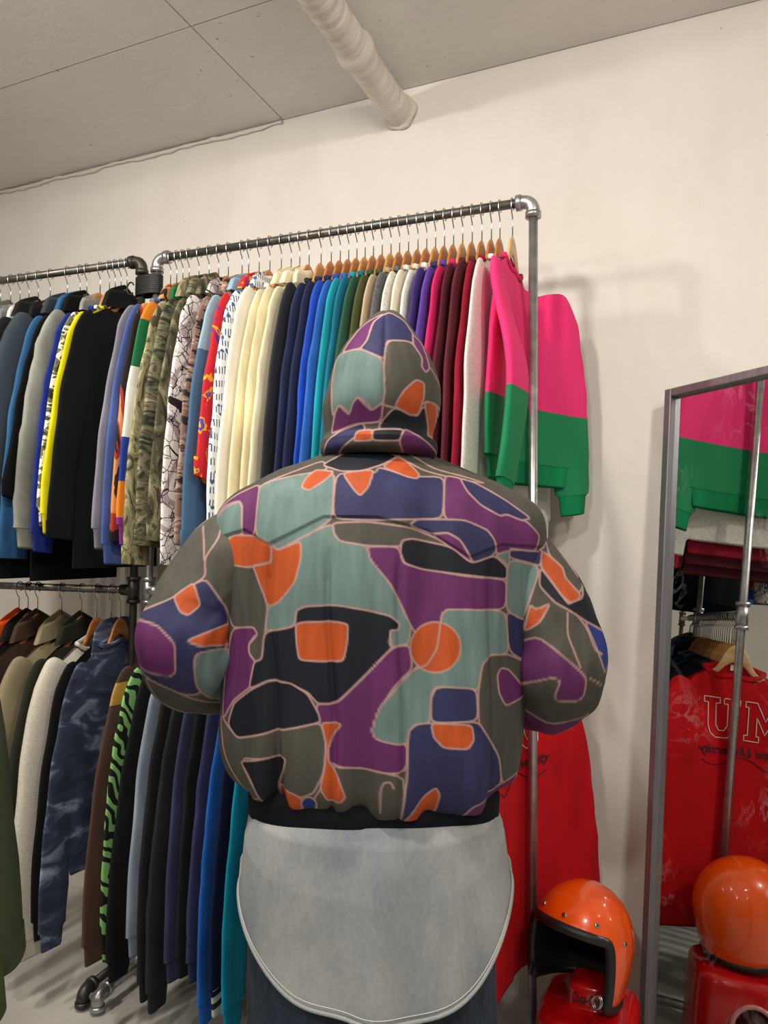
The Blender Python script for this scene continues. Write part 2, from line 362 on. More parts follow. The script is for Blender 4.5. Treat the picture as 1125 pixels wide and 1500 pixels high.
    def text(s, name, txt, y, z, size, mat, side=1, shear=0., off=.0025, bold=0.):
        V, F = text_mesh(txt, size, shear, bold); V[:, 0] += y; V[:, 1] += z
        return mesh(name, np.stack([s.surf(V[:, 0], V[:, 1], side)+side*off, V[:, 0], V[:, 1]], 1), F, mat, s.root, False)
def text_mesh(txt, size, shear=0., bold=0.):
    cu = bpy.data.curves.new('lettering', 'FONT'); cu.body = txt; cu.size = size; cu.shear = shear; cu.align_x = 'CENTER'; cu.offset = bold; cu.resolution_u = 4
    ob = bpy.data.objects.new('lettering', cu); C.objects.link(ob); bpy.context.view_layer.update()
    me = bpy.data.meshes.new_from_object(ob.evaluated_get(bpy.context.evaluated_depsgraph_get()))
    V = np.array([v.co[:] for v in me.vertices]); F = [tuple(p.vertices) for p in me.polygons]
    bpy.data.objects.remove(ob); bpy.data.curves.remove(cu); bpy.data.meshes.remove(me); return V, F

# pattern materials
def zstep(name, stops, axis=2, noise=0.):
    """colour blocks sewn across the garment, by height in the garment's own frame"""
    t = NT(name); c = t.n('ShaderNodeTexCoord'); sp = t.n('ShaderNodeSeparateXYZ'); t.l(c.outputs['Object'], sp.inputs[0])
    mr = t.n('ShaderNodeMapRange', {'From Min': -.9, 'From Max': .1}); t.l(sp.outputs[axis], mr.inputs['Value'])
    col = t.ramp(mr.outputs[0], [((z+.9), h) for z, h in stops], True)
    t.bump(t.noise(t.coord(), 600, 2), .2, .001); return t.col(col, .9)
P_PINKGREEN = zstep('pink_green_fleece', [(-.9, '#118052'), (-.43, '#ee2f78')])
P_DENIM2 = zstep('two_tone_denim', [(-.9, '#44698c'), (-.27, '#8fb0c4')])
P_CAMO = patt('woodland_camouflage', [(0, '#2c2b22'), (.40, '#4d4a35'), (.47, '#6c6a4c'), (.55, '#8c8668'), (.62, '#574733')], 13, (1, 1, .6), 1.2)
P_TIGER = patt('tiger_stripe_camouflage', [(0, '#2e3027'), (.42, '#5c5e49'), (.5, '#7d7a5f'), (.58, '#5b4a36'), (.64, '#a39c7e')], 11, (1, .8, 2.6), 1.5)
P_REAL = patt('forest_camouflage', [(0, '#4b4630'), (.4, '#8b8462'), (.5, '#aca37f'), (.58, '#6d7248'), (.66, '#c6bd9a')], 22, (1, 1, .5), 1.8, 5)
P_SNOW = patt('snow_camouflage', [(0, '#1e1b19'), (.40, '#6c6b4e'), (.50, '#e9e6dc'), (.6, '#4a4135')], 16, (1, 1, 2.0), .6)
P_FLAME = patt('flame_print', [(0, '#1a1514'), (.46, '#a5321f'), (.52, '#d09055'), (.64, '#2a1d18')], 9, (1, 1, .35), 1.2)
P_TIE = patt('navy_tie_dye', [(.30, '#232a40'), (.52, '#3c4763'), (.68, '#9aa6bf')], 8, (1, 1, 2.2), .8, 4, False)
P_ABST = patt('red_abstract_print', [(0, '#2a35a8'), (.38, '#d0202c'), (.52, '#d8222c'), (.56, '#f0b020'), (.61, '#6a46a8'), (.67, '#c81f2a')], 9, (1, 1.6, 1.6), 1.0)
P_PLAID = patt('brown_plaid', [(0, '#2c2522'), (.44, '#8f6e5f'), (.54, '#b59a8a'), (.62, '#5d4a44')], 14, (1, .6, 2.5), .2)
P_FLORAL = patt('cream_floral', [(0, '#c23a2c'), (.30, '#58753a'), (.36, '#e4c860'), (.39, '#ece3c4')], 15, (1, 1, 1), .6)
P_WASH = patt('washed_grey_denim', [(.25, '#5d605e'), (.5, '#85877f'), (.75, '#a9aaa2')], 6, (1, 1, .7), .5, 6, False)
P_KHAKI = patt('khaki_cotton', [(.3, '#857a60'), (.7, '#a39778')], 6, (1, 1, .5), .3, 5, False)
P_OLIVE = patt('olive_cotton', [(.3, '#454c2e'), (.7, '#5f6b3c')], 5, (1, 1, .5), .3, 5, False)
P_MULTI = zstep('colour_block_nylon', [(-.9, '#8a2f8c'), (-.72, '#e8861e'), (-.62, '#1f3c9a'), (-.50, '#f0efe8'), (-.36, '#e6e4dc'), (-.30, '#0f6a3c'), (-.16, '#e8861e'), (-.09, '#0f6a3c')])
t = NT('manga_print'); v = t.coord((1, 1, 1)); vo = t.n('ShaderNodeTexVoronoi', {'Scale': 26.}, feature='DISTANCE_TO_EDGE'); t.l(v, vo.inputs['Vector'])
n1 = t.noise(v, 11, 3, .6, 2.5); big = t.noise(t.coord((1, 1, .7)), 9, 1, .5, .3)
ink = t.ramp(vo.outputs['Distance'], [(0, '#1c1a1c'), (.02, '#e9e4e4')], True)
c = t.mix(t.ramp(n1, [(.485, '#000000'), (.495, '#ffffff'), (.515, '#000000')], True), ink, lin('#232023')); tone = t.ramp(big, [(0, '#242124'), (.35, '#ffffff'), (.54, '#c3b4be'), (.62, '#ffffff')], True)
P_MANGA = t.col(t.mix(1., c, tone, 'MULTIPLY'), .85)
t = NT('blue_white_batik'); wv = t.n('ShaderNodeTexWave', {'Scale': 9., 'Distortion': 2.5, 'Detail': 2.}, bands_direction='Z'); t.l(t.coord(), wv.inputs['Vector'])
ck = t.n('ShaderNodeTexVoronoi', {'Scale': 45.}); t.l(t.coord((1, 1, .8)), ck.inputs['Vector']); ls = t.n('ShaderNodeTexWave', {'Scale': 34., 'Distortion': 1.}, bands_direction='Y'); t.l(t.coord(), ls.inputs['Vector'])
c1 = t.ramp(ck.outputs['Distance'], [(0, '#44618a'), (.36, '#eceef0')], True); c2 = t.ramp(ls.outputs['Fac'], [(0, '#3d5880'), (.33, '#eceef0')], True)
P_BATIK = t.col(t.mix(t.ramp(wv.outputs['Fac'], [(0, '#000000'), (.5, '#ffffff')], True), c1, c2), .85)
t = NT('green_zebra'); wv = t.n('ShaderNodeTexWave', {'Scale': 13., 'Distortion': 8., 'Detail': 1., 'Detail Scale': 1.3}, bands_direction='DIAGONAL'); t.l(t.coord((1, 1, 1)), wv.inputs['Vector'])
P_ZEBRA = t.col(t.ramp(wv.outputs['Fac'], [(0, '#12140f'), (.46, '#8fd07c')], True), .85)

UD = (RB-RA)/np.linalg.norm(RB-RA); LD = (LB-LA)/np.linalg.norm(LB-LA)
RZ_R = math.atan2(UD[1], UD[0]); RZ_L = math.atan2(-LD[1], -LD[0])
F_ = fabric
WHITE_H = heather('#c9c6c1', '#e4e1dc'); OAT = heather('#c2bcae', '#d8d3c6'); GREY_H = heather('#8f9296', '#aaadb2'); CHAR_H = heather('#4a4c4e', '#66686a')
seedn = [10]; BENT = []
def hang(rail, sdist, zrail, short, label, mat, kind='sweat', cat='sweatshirt', wd=None, bar=False, swing=0., group=None, bend=0., **kw):
    A, D, rz = (RA, UD, RZ_R) if rail == 'R' else (LA, LD, RZ_L)
    p = A+D*sdist; seedn[0] += 1; swing = -.04+.035*math.sin(5*sdist)
    name = {'sweat': 'sweatshirt', 'hood': 'hooded_sweatshirt', 'tee': 'long_sleeve_shirt', 'shirt': 'button_shirt', 'jacket': 'jacket', 'bomber': 'bomber_jacket'}[kind]
    g = Garment(name, label, cat, (p[0], p[1], zrail-.105), rz+swing, mat, kind, seed=seedn[0], sx=kw.pop('sx', 0.), sy=kw.pop('sy', rnd.uniform(-.02, .012)), group=group, SL=kw.pop('SL', rnd.uniform(.75, .82)), **kw)
    if bend > .02: BENT.append((g, bend))
    hanger((p[0], p[1], zrail), rz+swing, 'wooden hanger carrying the '+short, rnd.choice([0, 0, 0, 1]) if wd is None else wd, bar)
    return g
def pack(rows, ends=(), gap=.0226):
    """spread the garments of one rail so that no two share the same space: at least `gap` apart, thickness to suit"""
    rows = sorted([list(r[:4])+[dict(r[4])] for r in rows], key=lambda r: r[0]); P = [r[0] for r in rows]
    for _ in range(400):
        for i in range(len(P)-1):
            d = P[i+1]-P[i]
            if d < gap: P[i] -= (gap-d)/2; P[i+1] += (gap-d)/2
        lo = ends[0] if ends else P[0]; P[0] = max(P[0], lo)
        if len(ends) > 1: P[-1] = min(P[-1], ends[1])
    W = [r[4].get('T', .0105)+r[4].get('pad', 0) for r in rows]; S = [1.]*len(P)
    for i in range(len(P)-1):
        k = (P[i+1]-P[i]-.0024)/(W[i]+W[i+1]); S[i] = min(S[i], k); S[i+1] = min(S[i+1], k)
    for r, p, w_, k in zip(rows, P, W, S): r[0] = p; r[4]['T'] = max(.0075, w_*k-r[4].pop('pad', 0))
    return rows
GU = 'clothes on the upper rail beside the mirror'
# upper rail of the steel rack, from the mirror end leftwards: (distance along rail, short name, label, material, options)
g = hang('R', 1.117, ZR, 'pink and green sweatshirt', 'hot pink sweatshirt with green lower half, at the end of the upper rail', P_PINKGREEN, T=.016, hw=.215, sw=.066, L=.57, SL=.69, collar_mat=F_('#e02a70'), hem_mat=F_('#118052'), cuff_mat=F_('#118052'), wd=2, bar=True, sx=.02, elbow=.06, group=GU, fold=1.6, swing=-.05, bend=.62)
up = [
 (1.088, 'pale heather sweatshirt', 'pale heather grey sweatshirt against the pink and green one', WHITE_H, {'sw': .066, 'L': .66}),
 (1.062, 'crimson sweatshirt', 'crimson sweatshirt beside the pale heather sweatshirt at the rail end', F_('#8f1830'), {'L': .70, 'SL': .80}),
 (1.036, 'maroon sweatshirt', 'maroon sweatshirt between crimson and pink', F_('#5d2530'), {'sw': .064, 'L': .73}),
 (1.010, 'dark wine sweatshirt', 'dark wine sweatshirt tucked behind the maroon one', F_('#552029'), {'L': .76}),
 (.984, 'raspberry sweatshirt', 'raspberry pink sweatshirt between purple and maroon ones', F_('#c82660'), {}),
 (.959, 'violet sweatshirt', 'bright violet sweatshirt next to the raspberry pink one', F_('#5b419c'), {}),
 (.934, 'deep purple sweatshirt', 'deep purple sweatshirt next to the bright violet one', F_('#43346e'), {}),
 (.909, 'white heather sweatshirt', 'white heather sweatshirt hanging beside the deep purple one', WHITE_H, {}),
 (.884, 'ivory sweatshirt', 'ivory sweatshirt hanging between two white heather ones', F_('#ddd6c2'), {}),
 (.859, 'silver heather sweatshirt', 'silvery white heather sweatshirt beside the charcoal one', heather('#bdbbb6', '#dddbd6'), {}),
 (.832, 'charcoal sweatshirt', 'charcoal heather sweatshirt between white and beige garments', CHAR_H, {}),
 (.806, 'beige sweatshirt', 'beige sweatshirt squeezed between charcoal and olive ones', F_('#b59f83'), {}),
 (.781, 'olive sweatshirt', 'olive green sweatshirt on the upper rail', F_('#4b5230'), {}),
 (.755, 'bottle green sweatshirt', 'bottle green sweatshirt beside the olive one', F_('#2f5440'), {}),
 (.729, 'petrol sweatshirt', 'petrol blue-green sweatshirt between bottle green and turquoise ones', F_('#1c6c86'), {}),
 (.704, 'turquoise sweatshirt', 'turquoise sweatshirt above the hood of the person', F_('#1e97a5'), {}),
 (.679, 'cornflower sweatshirt', 'cornflower blue sweatshirt next to the turquoise one', F_('#2f63b4'), {}),
 (.654, 'royal blue sweatshirt', 'royal blue sweatshirt between cornflower and navy ones', F_('#2550b8'), {}),
 (.628, 'ink navy sweatshirt', 'ink navy sweatshirt next to the royal blue one', F_('#262b48'), {}),
 (.600, 'navy sweatshirt', 'navy sweatshirt beside the blue-black one', F_('#252e50'), {}),
 (.568, 'blue-black sweatshirt', 'blue-black sweatshirt next to the cream clothes', F_('#2a2d35'), {'sw': .064}),
 (.530, 'cream cardigan', 'cream cardigan beside the blue-black sweatshirt', F_('#e6dcbc'), {'kind': 'bomber', 'cat': 'cardigan'}),
 (.500, 'cream floral shirt', 'cream shirt embroidered with red and green flowers', P_FLORAL, {'kind': 'shirt', 'cat': 'shirt', 'sleeve_mat': F_('#e3d9b5')}),
 (.472, 'pale yellow jacket', 'pale yellow cotton jacket behind the white crewneck', F_('#e2d8b4'), {'kind': 'shirt', 'cat': 'jacket'}),
 (.440, 'white crewneck', 'plain white crewneck beside the blue and white patterned shirt', F_('#e6e2d4', .05), {'sw': .068, 'T': .013}),
 (.402, 'blue and white shirt', 'white shirt printed all over with blue batik motifs', P_BATIK, {'kind': 'shirt', 'cat': 'shirt', 'sw': .066, 'T': .0125}),
 (.366, 'red abstract shirt', 'red shirt with yellow, blue and purple abstract stripes', P_ABST, {'kind': 'shirt', 'cat': 'shirt', 'SL': .62}),
 (.330, 'two-tone denim shirt', 'denim shirt with pale shoulders and mid-blue sleeves', P_DENIM2, {'kind': 'shirt', 'cat': 'shirt', 'T': .0125}),
 (.308, 'brown plaid shirt', 'brown plaid shirt squeezed beside the denim shirt', P_PLAID, {'kind': 'shirt', 'cat': 'shirt'}),
 (.260, 'comic print shirt', 'white shirt covered in black comic drawings, lettered sleeve', P_MANGA, {'kind': 'shirt', 'cat': 'shirt', 'sleeve_mat': P_MANGA, 'T': .0125, 'sw': .064, 'SL': .84}),
 (.226, 'woodland camouflage jacket', 'brown-green woodland camouflage jacket beside the comic print shirt', P_CAMO, {'kind': 'jacket', 'cat': 'jacket'}),
 (.192, 'tiger stripe jacket', 'tiger stripe camouflage jacket with raised collar', P_TIGER, {'kind': 'jacket', 'cat': 'jacket', 'sw': .064, 'T': .0125}),
 (.156, 'forest camouflage jacket', 'pale forest camouflage jacket with wide open cuff', P_REAL, {'kind': 'jacket', 'cat': 'jacket', 'SL': .84, 'T': .0125}),
 (.120, 'colour-block windbreaker', 'green, orange, white and purple colour-block windbreaker', P_MULTI, {'kind': 'bomber', 'cat': 'jacket'}),
 (.094, 'flame print shirt', 'black shirt with red and tan flame print', P_FLAME, {'kind': 'shirt', 'cat': 'shirt'}),
 (.064, 'periwinkle sweatshirt', 'periwinkle blue sweatshirt beside the flame print shirt', F_('#4a5f9c'), {'SL': .84}),
 (.034, 'lilac grey sweatshirt', 'lilac grey sweatshirt nearest the taped posts', F_('#83828f'), {'SL': .8}),
]
for sd, short, lab, mt, kw in pack(up, (.052, 1.084)):
    kw = dict(kw); kind = kw.pop('kind', 'sweat'); g = hang('R', sd, ZR, short, lab, mt, kind, kw.pop('cat', 'sweatshirt'), group=GU, bend=.4*(sd/1.128)**9, **kw)
    if short == 'comic print shirt':
        b = []
        for z, sz in ((-.30, .036), (-.46, .034), (-.64, .036), (-.73, .036)):
            V, F = text_mesh('PPT', sz, .25); V[:, 0] += np.interp(z, [-.8, -.56, -.38, -.235], [-.246, -.23, -.2, -.166]); V[:, 1] += z
            mesh('lettering', np.stack([np.full(len(V), .0185)-.0*V[:, 0], V[:, 0], V[:, 1]], 1), F, plain('black_print', '#1a181a', .7), g.root, False)
GLf = 'clothes on the upper rail of the dark rack'
left = [
 (.030, 'black jacket', 'black jacket with dark collar beside the taped posts', F_('#17181b'), {'kind': 'jacket', 'cat': 'jacket', 'T': .009, 'L': .86}),
 (.213, 'long black coat', 'long thin black coat between washed grey and denim jackets', F_('#0f1012'), {'kind': 'jacket', 'cat': 'coat', 'T': .009, 'L': .9, 'SL': .66}),
 (.056, 'yellow sweatshirt', 'bright yellow sweatshirt beside the snow camouflage one', F_('#e3d81e'), {'SL': .76}),
 (.082, 'snow camouflage sweatshirt', 'white, brown and olive camouflage sweatshirt between yellow and blue', P_SNOW, {'SL': .74}),
 (.106, 'cobalt sweatshirt', 'cobalt blue sweatshirt behind the washed grey jacket', F_('#21338c'), {'SL': .81}),
 (.160, 'washed grey jacket', 'bulky washed grey jacket with slanted pocket', P_WASH, {'kind': 'bomber', 'cat': 'jacket', 'T': .032, 'pad': .008, 'sw': .08, 'SL': .80, 'fold': 1.5}),
 (.240, 'blue denim jacket', 'blue denim jacket beside the washed grey jacket', F_('#31618f'), {'kind': 'jacket', 'cat': 'jacket', 'SL': .83}),
 (.292, 'slate jacket', 'slate blue padded work jacket with wide cuff', F_('#39434d'), {'kind': 'jacket', 'cat': 'jacket', 'T': .032, 'sw': .085, 'fold': 1.4}),
 (.362, 'black padded jacket', 'black padded jacket with knitted collar left of the slate jacket', F_('#1c1d20'), {'L': .84, 'kind': 'bomber', 'cat': 'jacket', 'T': .018, 'sw': .072}),
 (.412, 'black coat', 'plain black coat left of the black padded jacket', F_('#202124'), {'L': .9, 'kind': 'jacket', 'cat': 'jacket', 'T': .016}),
 (.452, 'navy and white jacket', 'navy jacket with white shoulders', zstep('navy_white', [(-.9, '#2c3050'), (-.25, '#dcd9d2')]), {'kind': 'bomber', 'cat': 'jacket'}),
 (.490, 'silver grey jacket', 'silver grey nylon jacket beside the navy and white one', F_('#84868a', .12, .5), {'kind': 'bomber', 'cat': 'jacket'}),
 (.530, 'grey-green jacket', 'grey-green jacket next to the silver grey one', F_('#6d7166'), {'kind': 'jacket', 'cat': 'jacket'}),
 (.575, 'dark teal jacket', 'dark teal jacket on the dark rack left of the grey-green one', F_('#303a3e'), {'kind': 'jacket', 'cat': 'jacket'}),
]
for sd, short, lab, mt, kw in pack(left, (.056, .75)):
    kw = dict(kw); kind = kw.pop('kind', 'sweat'); g = hang('L', sd, ZR, short, lab, mt, kind, kw.pop('cat', 'sweatshirt'), group=GLf, **kw)
    if short == 'washed grey jacket': g.patch('pocket_welt', -.15, -.125, -.46, -.62, P_WASH, 1, .006)
# lower rail of the dark rack
low_l = [
 (.040, 'tie-dye hooded sweatshirt', 'navy blue tie-dye hooded sweatshirt on the lower rail', P_TIE, {'kind': 'hood', 'T': .012, 'SL': .86, 'pad': .017}),
 (.082, 'black crewneck', 'black crewneck between the tie-dye and oatmeal sweatshirts', F_('#16181a'), {'SL': .84}),
 (.136, 'oatmeal sweatshirt', 'oatmeal white sweatshirt on the lower rail', OAT, {'T': .026, 'sw': .082, 'SL': .90, 'fold': 1.4}),
 (.196, 'dark olive jacket', 'dark olive jacket behind the khaki field jacket', F_('#2b2d25'), {'kind': 'jacket', 'cat': 'jacket', 'T': .015}),
 (.275, 'khaki field jacket', 'khaki field jacket with flap pockets on the lower rail', P_KHAKI, {'kind': 'jacket', 'cat': 'jacket', 'T': .024, 'hw': .235, 'sw': .07, 'L': .72, 'wd': 1, 'bar': True, 'pad': .015}),
 (.372, 'brown jacket', 'brown jacket left of the khaki field jacket', F_('#4a3a30'), {'kind': 'jacket', 'cat': 'jacket'}),
 (.412, 'black work jacket', 'black work jacket next to the orange garment', F_('#191a1b'), {'kind': 'jacket', 'cat': 'jacket'}),
 (.450, 'orange jacket', 'bright orange jacket on the lower rail', F_('#d9531a'), {'kind': 'jacket', 'cat': 'jacket'}),
]
for sd, short, lab, mt, kw in pack(low_l, (.046, .7)):
    kw = dict(kw); kind = kw.pop('kind', 'sweat'); g = hang('L', sd, ZL, short, lab, mt, kind, kw.pop('cat', 'sweatshirt'), group='clothes on the lower rail of the dark rack', **kw)
    if short == 'khaki field jacket':
        for z in (-.2, -.45):
            for ya, yb in ((-.20, -.07), (.05, .16)):
                p = g.patch('pocket', ya, yb, z-.13, z, P_KHAKI, 1, .008); g.patch('pocket_flap', ya-.006, yb+.006, z-.035, z+.02, P_KHAKI, 1, .013)
        g.patch('placket', -.02, .02, -.66, -.07, P_KHAKI, 1, .006, 14)
GLR = 'clothes on the lower rail of the steel rack'
low_r = [
 (.062, 'brown and yellow sweatshirt', 'brown sweatshirt with yellow shoulder stripes on the lower rail', zstep('brown_yellow', [(-.9, '#5a3f36'), (-.20, '#c89a48'), (-.14, '#4d3a33')]), {'SL': .86}),
 (.100, 'green zebra sweatshirt', 'pale green and black zebra striped sweatshirt', P_ZEBRA, {'SL': .85}),
 (.142, 'soft black hoodie', 'soft black hooded sweatshirt beside the zebra striped one', F_('#1a1c1f'), {'kind': 'hood', 'T': .012, 'SL': .88, 'pad': .017}),
 (.186, 'ice blue sweatshirt', 'ice blue sweatshirt between black ones', F_('#8d9aac'), {'T': .013, 'SL': .82}),
 (.224, 'washed black sweatshirt', 'washed black sweatshirt next to the ice blue one', F_('#222223'), {'SL': .92, 'T': .014}),
 (.262, 'coal sweatshirt', 'coal black long sweatshirt reaching close to the floor', F_('#28282a'), {'SL': .93, 'T': .014}),
 (.300, 'indigo sweatshirt', 'indigo sweatshirt between black ones on the lower rail', F_('#3a3c5c'), {'SL': .86, 'T': .013}),
 (.336, 'green-black sweatshirt', 'green-black sweatshirt beside the indigo one', F_('#181f1d'), {'SL': .84, 'T': .014}),
 (.374, 'dusk blue sweatshirt', 'dusk blue sweatshirt below the elbow of the person', F_('#35375a'), {'SL': .84, 'T': .013}),
 (.412, 'bright blue sweatshirt', 'bright blue sweatshirt with long sleeve hanging beside the jeans', F_('#2360b4'), {'SL': .93}),
 (.448, 'midnight sweatshirt', 'midnight navy sweatshirt with cream striped cuff', F_('#161c36'), {'SL': .90, 'cuff_mat': zstep('cream_stripe', [(-.9, '#d9d2bf'), (-.885, '#1b2038'), (-.87, '#d9d2bf'), (-.855, '#1b2038'), (-.84, '#d9d2bf')])}),
 (.486, 'aqua sweatshirt', 'aqua blue sweatshirt beside the hip of the person', F_('#0f86a6'), {'SL': .93}),
 *[(.530+.052*i, nm+' sweatshirt', lb, F_(cc), {'SL': .70, 'L': .56, 'T': .016}) for i, (nm, lb, cc) in enumerate([('dark navy', 'dark navy sweatshirt behind the back of the person', '#14161f'), ('jet black', 'jet black sweatshirt behind the back of the person', '#101012'), ('graphite', 'graphite sweatshirt behind the back of the person', '#1d1e20'), ('onyx', 'onyx black sweatshirt in the middle of the lower rail', '#121315'), ('dark slate', 'dark slate sweatshirt in the middle of the lower rail', '#1b1f24'), ('faded black', 'faded black sweatshirt on the lower rail left of the red ones', '#1e1c1d'), ('deep navy', 'deep navy sweatshirt on the lower rail left of the red ones', '#131726'), ('pitch black', 'pitch black sweatshirt on the lower rail left of the red ones', '#0e0e10'), ('ash black', 'ash black sweatshirt next to the long black one', '#202022')])],
 (1.010, 'black long sweatshirt', 'long black sweatshirt behind the red ones', F_('#18181a'), {'L': .72}),
 (1.048, 'dark red sweatshirt', 'dark red sweatshirt behind the lettered red one', F_('#8c0f18'), {'T': .012}),
 (1.084, 'scarlet sweatshirt', 'plain scarlet sweatshirt behind the lettered red one', F_('#c5141c'), {'T': .013, 'sw': .066}),
]
for sd, short, lab, mt, kw in pack(low_r, (.058, 1.080)):
    kw = dict(kw); kind = kw.pop('kind', 'sweat'); hang('R', sd, ZL, short, lab, mt, kind, kw.pop('cat', 'sweatshirt'), group=GLR, bend=.4*(sd/1.128)**9, **kw)
RED = F_('#c3121c', .08)
g = hang('R', 1.119, ZL, 'red university sweatshirt', 'red sweatshirt lettered MU, Miami University, at the end of the lower rail', RED, T=.017, hw=.228, sw=.068, L=.73, SL=.85, wd=2, group=GLR, fold=1.2, swing=-.05)
# print on its chest: outlined slab letters and a script line
def slab_M(y, z, s): return np.array([(0, 0), (.36, 0), (.36, .14), (.29, .14), (.29, .62), (.5, .2), (.71, .62), (.71, .14), (.64, .14), (.64, 0), (1, 0), (1, .14), (.92, .14), (.92, .86), (1, .86), (1, 1), (.72, 1), (.5, .55), (.28, 1), (0, 1), (0, .86), (.08, .86), (.08, .14), (0, .14), (0, 0)])*s+np.array([y, z])
U_ = [(0, 1), (0, .86), (.1, .86), (.1, .3), (.16, .12), (.3, 0), (.6, 0), (.74, .12), (.8, .3), (.8, .86), (.9, .86), (.9, 1), (.5, 1), (.5, .86), (.6, .86), (.6, .32), (.52, .18), (.38, .18), (.3, .32), (.3, .86), (.4, .86), (.4, 1), (0, 1)]
def dens(p, k=4): p = np.asarray(p); return np.concatenate([np.linspace(p[i], p[i+1], k, endpoint=False) for i in range(len(p)-1)]+[p[-1:]])
s_ = .112
g.stroke('white_letter', [dens(slab_M(-.145, -.255, s_))], .0013, plain('white_print', '#efe9e2', .7)); g.stroke('white_letter', [dens(np.array(U_)*s_+np.array([-.018, -.255]))], .0013, plain('white_print', '#efe9e2', .7))
NAVYP = plain('navy_print', '#20182c', .7)
g.text('script_lettering', 'Miami University', -.035, -.300, .037, NAVYP, 1, .35, bold=.0004)
q = np.linspace(0, 1, 40); g.stroke('script_flourish', [np.stack([-.155+.24*q, -.320-.018*np.sin(q*9.4)*(1-q*.4)], 1)], .0012, NAVYP)
BENT.append((g, .62)); g.patch('neck_tag', -.012, .012, -.060, -.042, plain('white_tag', '#e8e8e8', .7), -1, -.001)

def apply_bend(g, k):
    """the half of a garment next to the wall swings out sideways"""
    for o in g.root.children:
        me = o.data; n = len(me.vertices); v = np.empty(n*3); me.vertices.foreach_get('co', v); v = v.reshape(-1, 3)
        y = v[:, 1]+.03; wt = np.maximum(np.clip((v[:, 1]-.106)/.05, 0, 1), np.clip((-v[:, 2]-.128)/.14, 0, 1)); v[:, 0] += k*wt*np.where(y > 0, y*y/(y+.05), 0); me.vertices.foreach_set('co', v.ravel()); me.update()
for g_, k_ in BENT: apply_bend(g_, k_)
# olive jacket on a rail by the camera
rd = np.array([math.cos(PSI), math.sin(PSI), 0]); fd = np.array([-math.sin(PSI), math.cos(PSI), 0]); c0 = np.array([0, -2.2215, 0])
pj = c0+rd*-.765+fd*1.17
ro = empty('side_rack', tuple(c0+rd*-.86+fd*1.17), PSI); tag(ro, 'short iron rail carrying the olive jacket', 'clothes rack')
for nm, a, c in (('top_rail', (-.5, 0, 1.60), (.12, 0, 1.60)), ('post', (-.12, 0, .0), (-.12, 0, 1.60)), ('post', (-.5, 0, 0), (-.5, 0, 1.60)), ('base_pipe', (-.12, -.2, .02), (-.12, .2, .02)), ('base_pipe', (-.5, -.2, .02), (-.5, .2, .02))):
    b = MB(); b.tube([a, c], .0125, 14, up=(.3, .5, .8)); b.build(nm, M_IRON, ro)
gj = Garment('jacket', 'olive green cotton jacket with dark collar on the side rail', 'jacket', (pj[0], pj[1], 1.495), PSI, P_OLIVE, 'jacket', T=.042, L=1.0, SL=.95, hw=.21, seed=771, sw=.07, collar_mat=F_('#1d211b'), fold=1.4, sleeve_mat=patt('dark_olive', [(.3, '#36412f'), (.7, '#46543a')], 5, (1, 1, .5), .3, 5, False), wide=.8, sx=.0)
for o in gj.root.children:                                 # the coat flares towards its hem
    for v in o.data.vertices: v.co.x += .13*max(0, (-.3-v.co.z))
hanger((pj[0], pj[1], 1.60), PSI, 'wooden hanger carrying the olive green jacket', 0)
#PERSON
# ------------------------------------------------------------------ the person, seen from behind
PX, PY = -.518, -1.030
person = empty('person', (PX, PY, 0), PSI)
tag(person, 'person in a patchwork-print hooded jacket, pale shirt and dark jeans, seen from behind', 'person')
COL = {'T': '#78928f', 'I': '#343662', 'P': '#6f2f6c', 'O': '#d05c28', 'G': '#57554e', 'D': '#171d2a', 'L': '#c9a29b', 'B': '#2a3a8a'}
HOODP = [('P', [(498,516),(530,470),(568,449),(545,470),(537,505),(527,518)]), ('I', [(527,518),(537,505),(545,470),(566,449),(592,463),(606,490),(603,506),(575,505),(565,507),(563,536),(540,526)]),
 ('G', [(563,507),(600,503),(618,525),(650,560),(660,590),(625,592),(577,604),(560,600)]), ('P', [(603,486),(618,498),(627,530),(628,541),(622,548),(616,541),(617,526),(604,507)]),
 ('T', [(490,516),(527,518),(561,537),(563,596),(545,608),(540,600),(527,590),(520,595),(513,612),(505,602),(497,597),(487,612),(484,560)]),
 ('P', [(484,636),(491,606),(497,597),(505,605),(512,612),(518,596),(525,589),(533,598),(545,608),(561,597),(558,623),(520,625)]),
 ('D', [(556,625),(577,603),(610,613),(618,598),(640,600),(660,600),(660,690),(600,655),(556,640)]), ('O', [(577,602),(590,580),(608,562),(620,565),(620,585),(612,610),(600,612)]), ('O', [(620,590),(643,589),(641,620),(636,638),(628,637),(628,622)]),
 ('I', [(460,690),(478,646),(500,632),(532,624),(536,632),(520,645),(500,660),(478,690)]), ('O', [(519,650),(524,635),(546,633),(546,650)]), ('D', [(546,633),(592,632),(585,650),(546,650)]), ('P', [(584,652),(592,631),(615,642),(660,668),(660,700),(600,680)])]
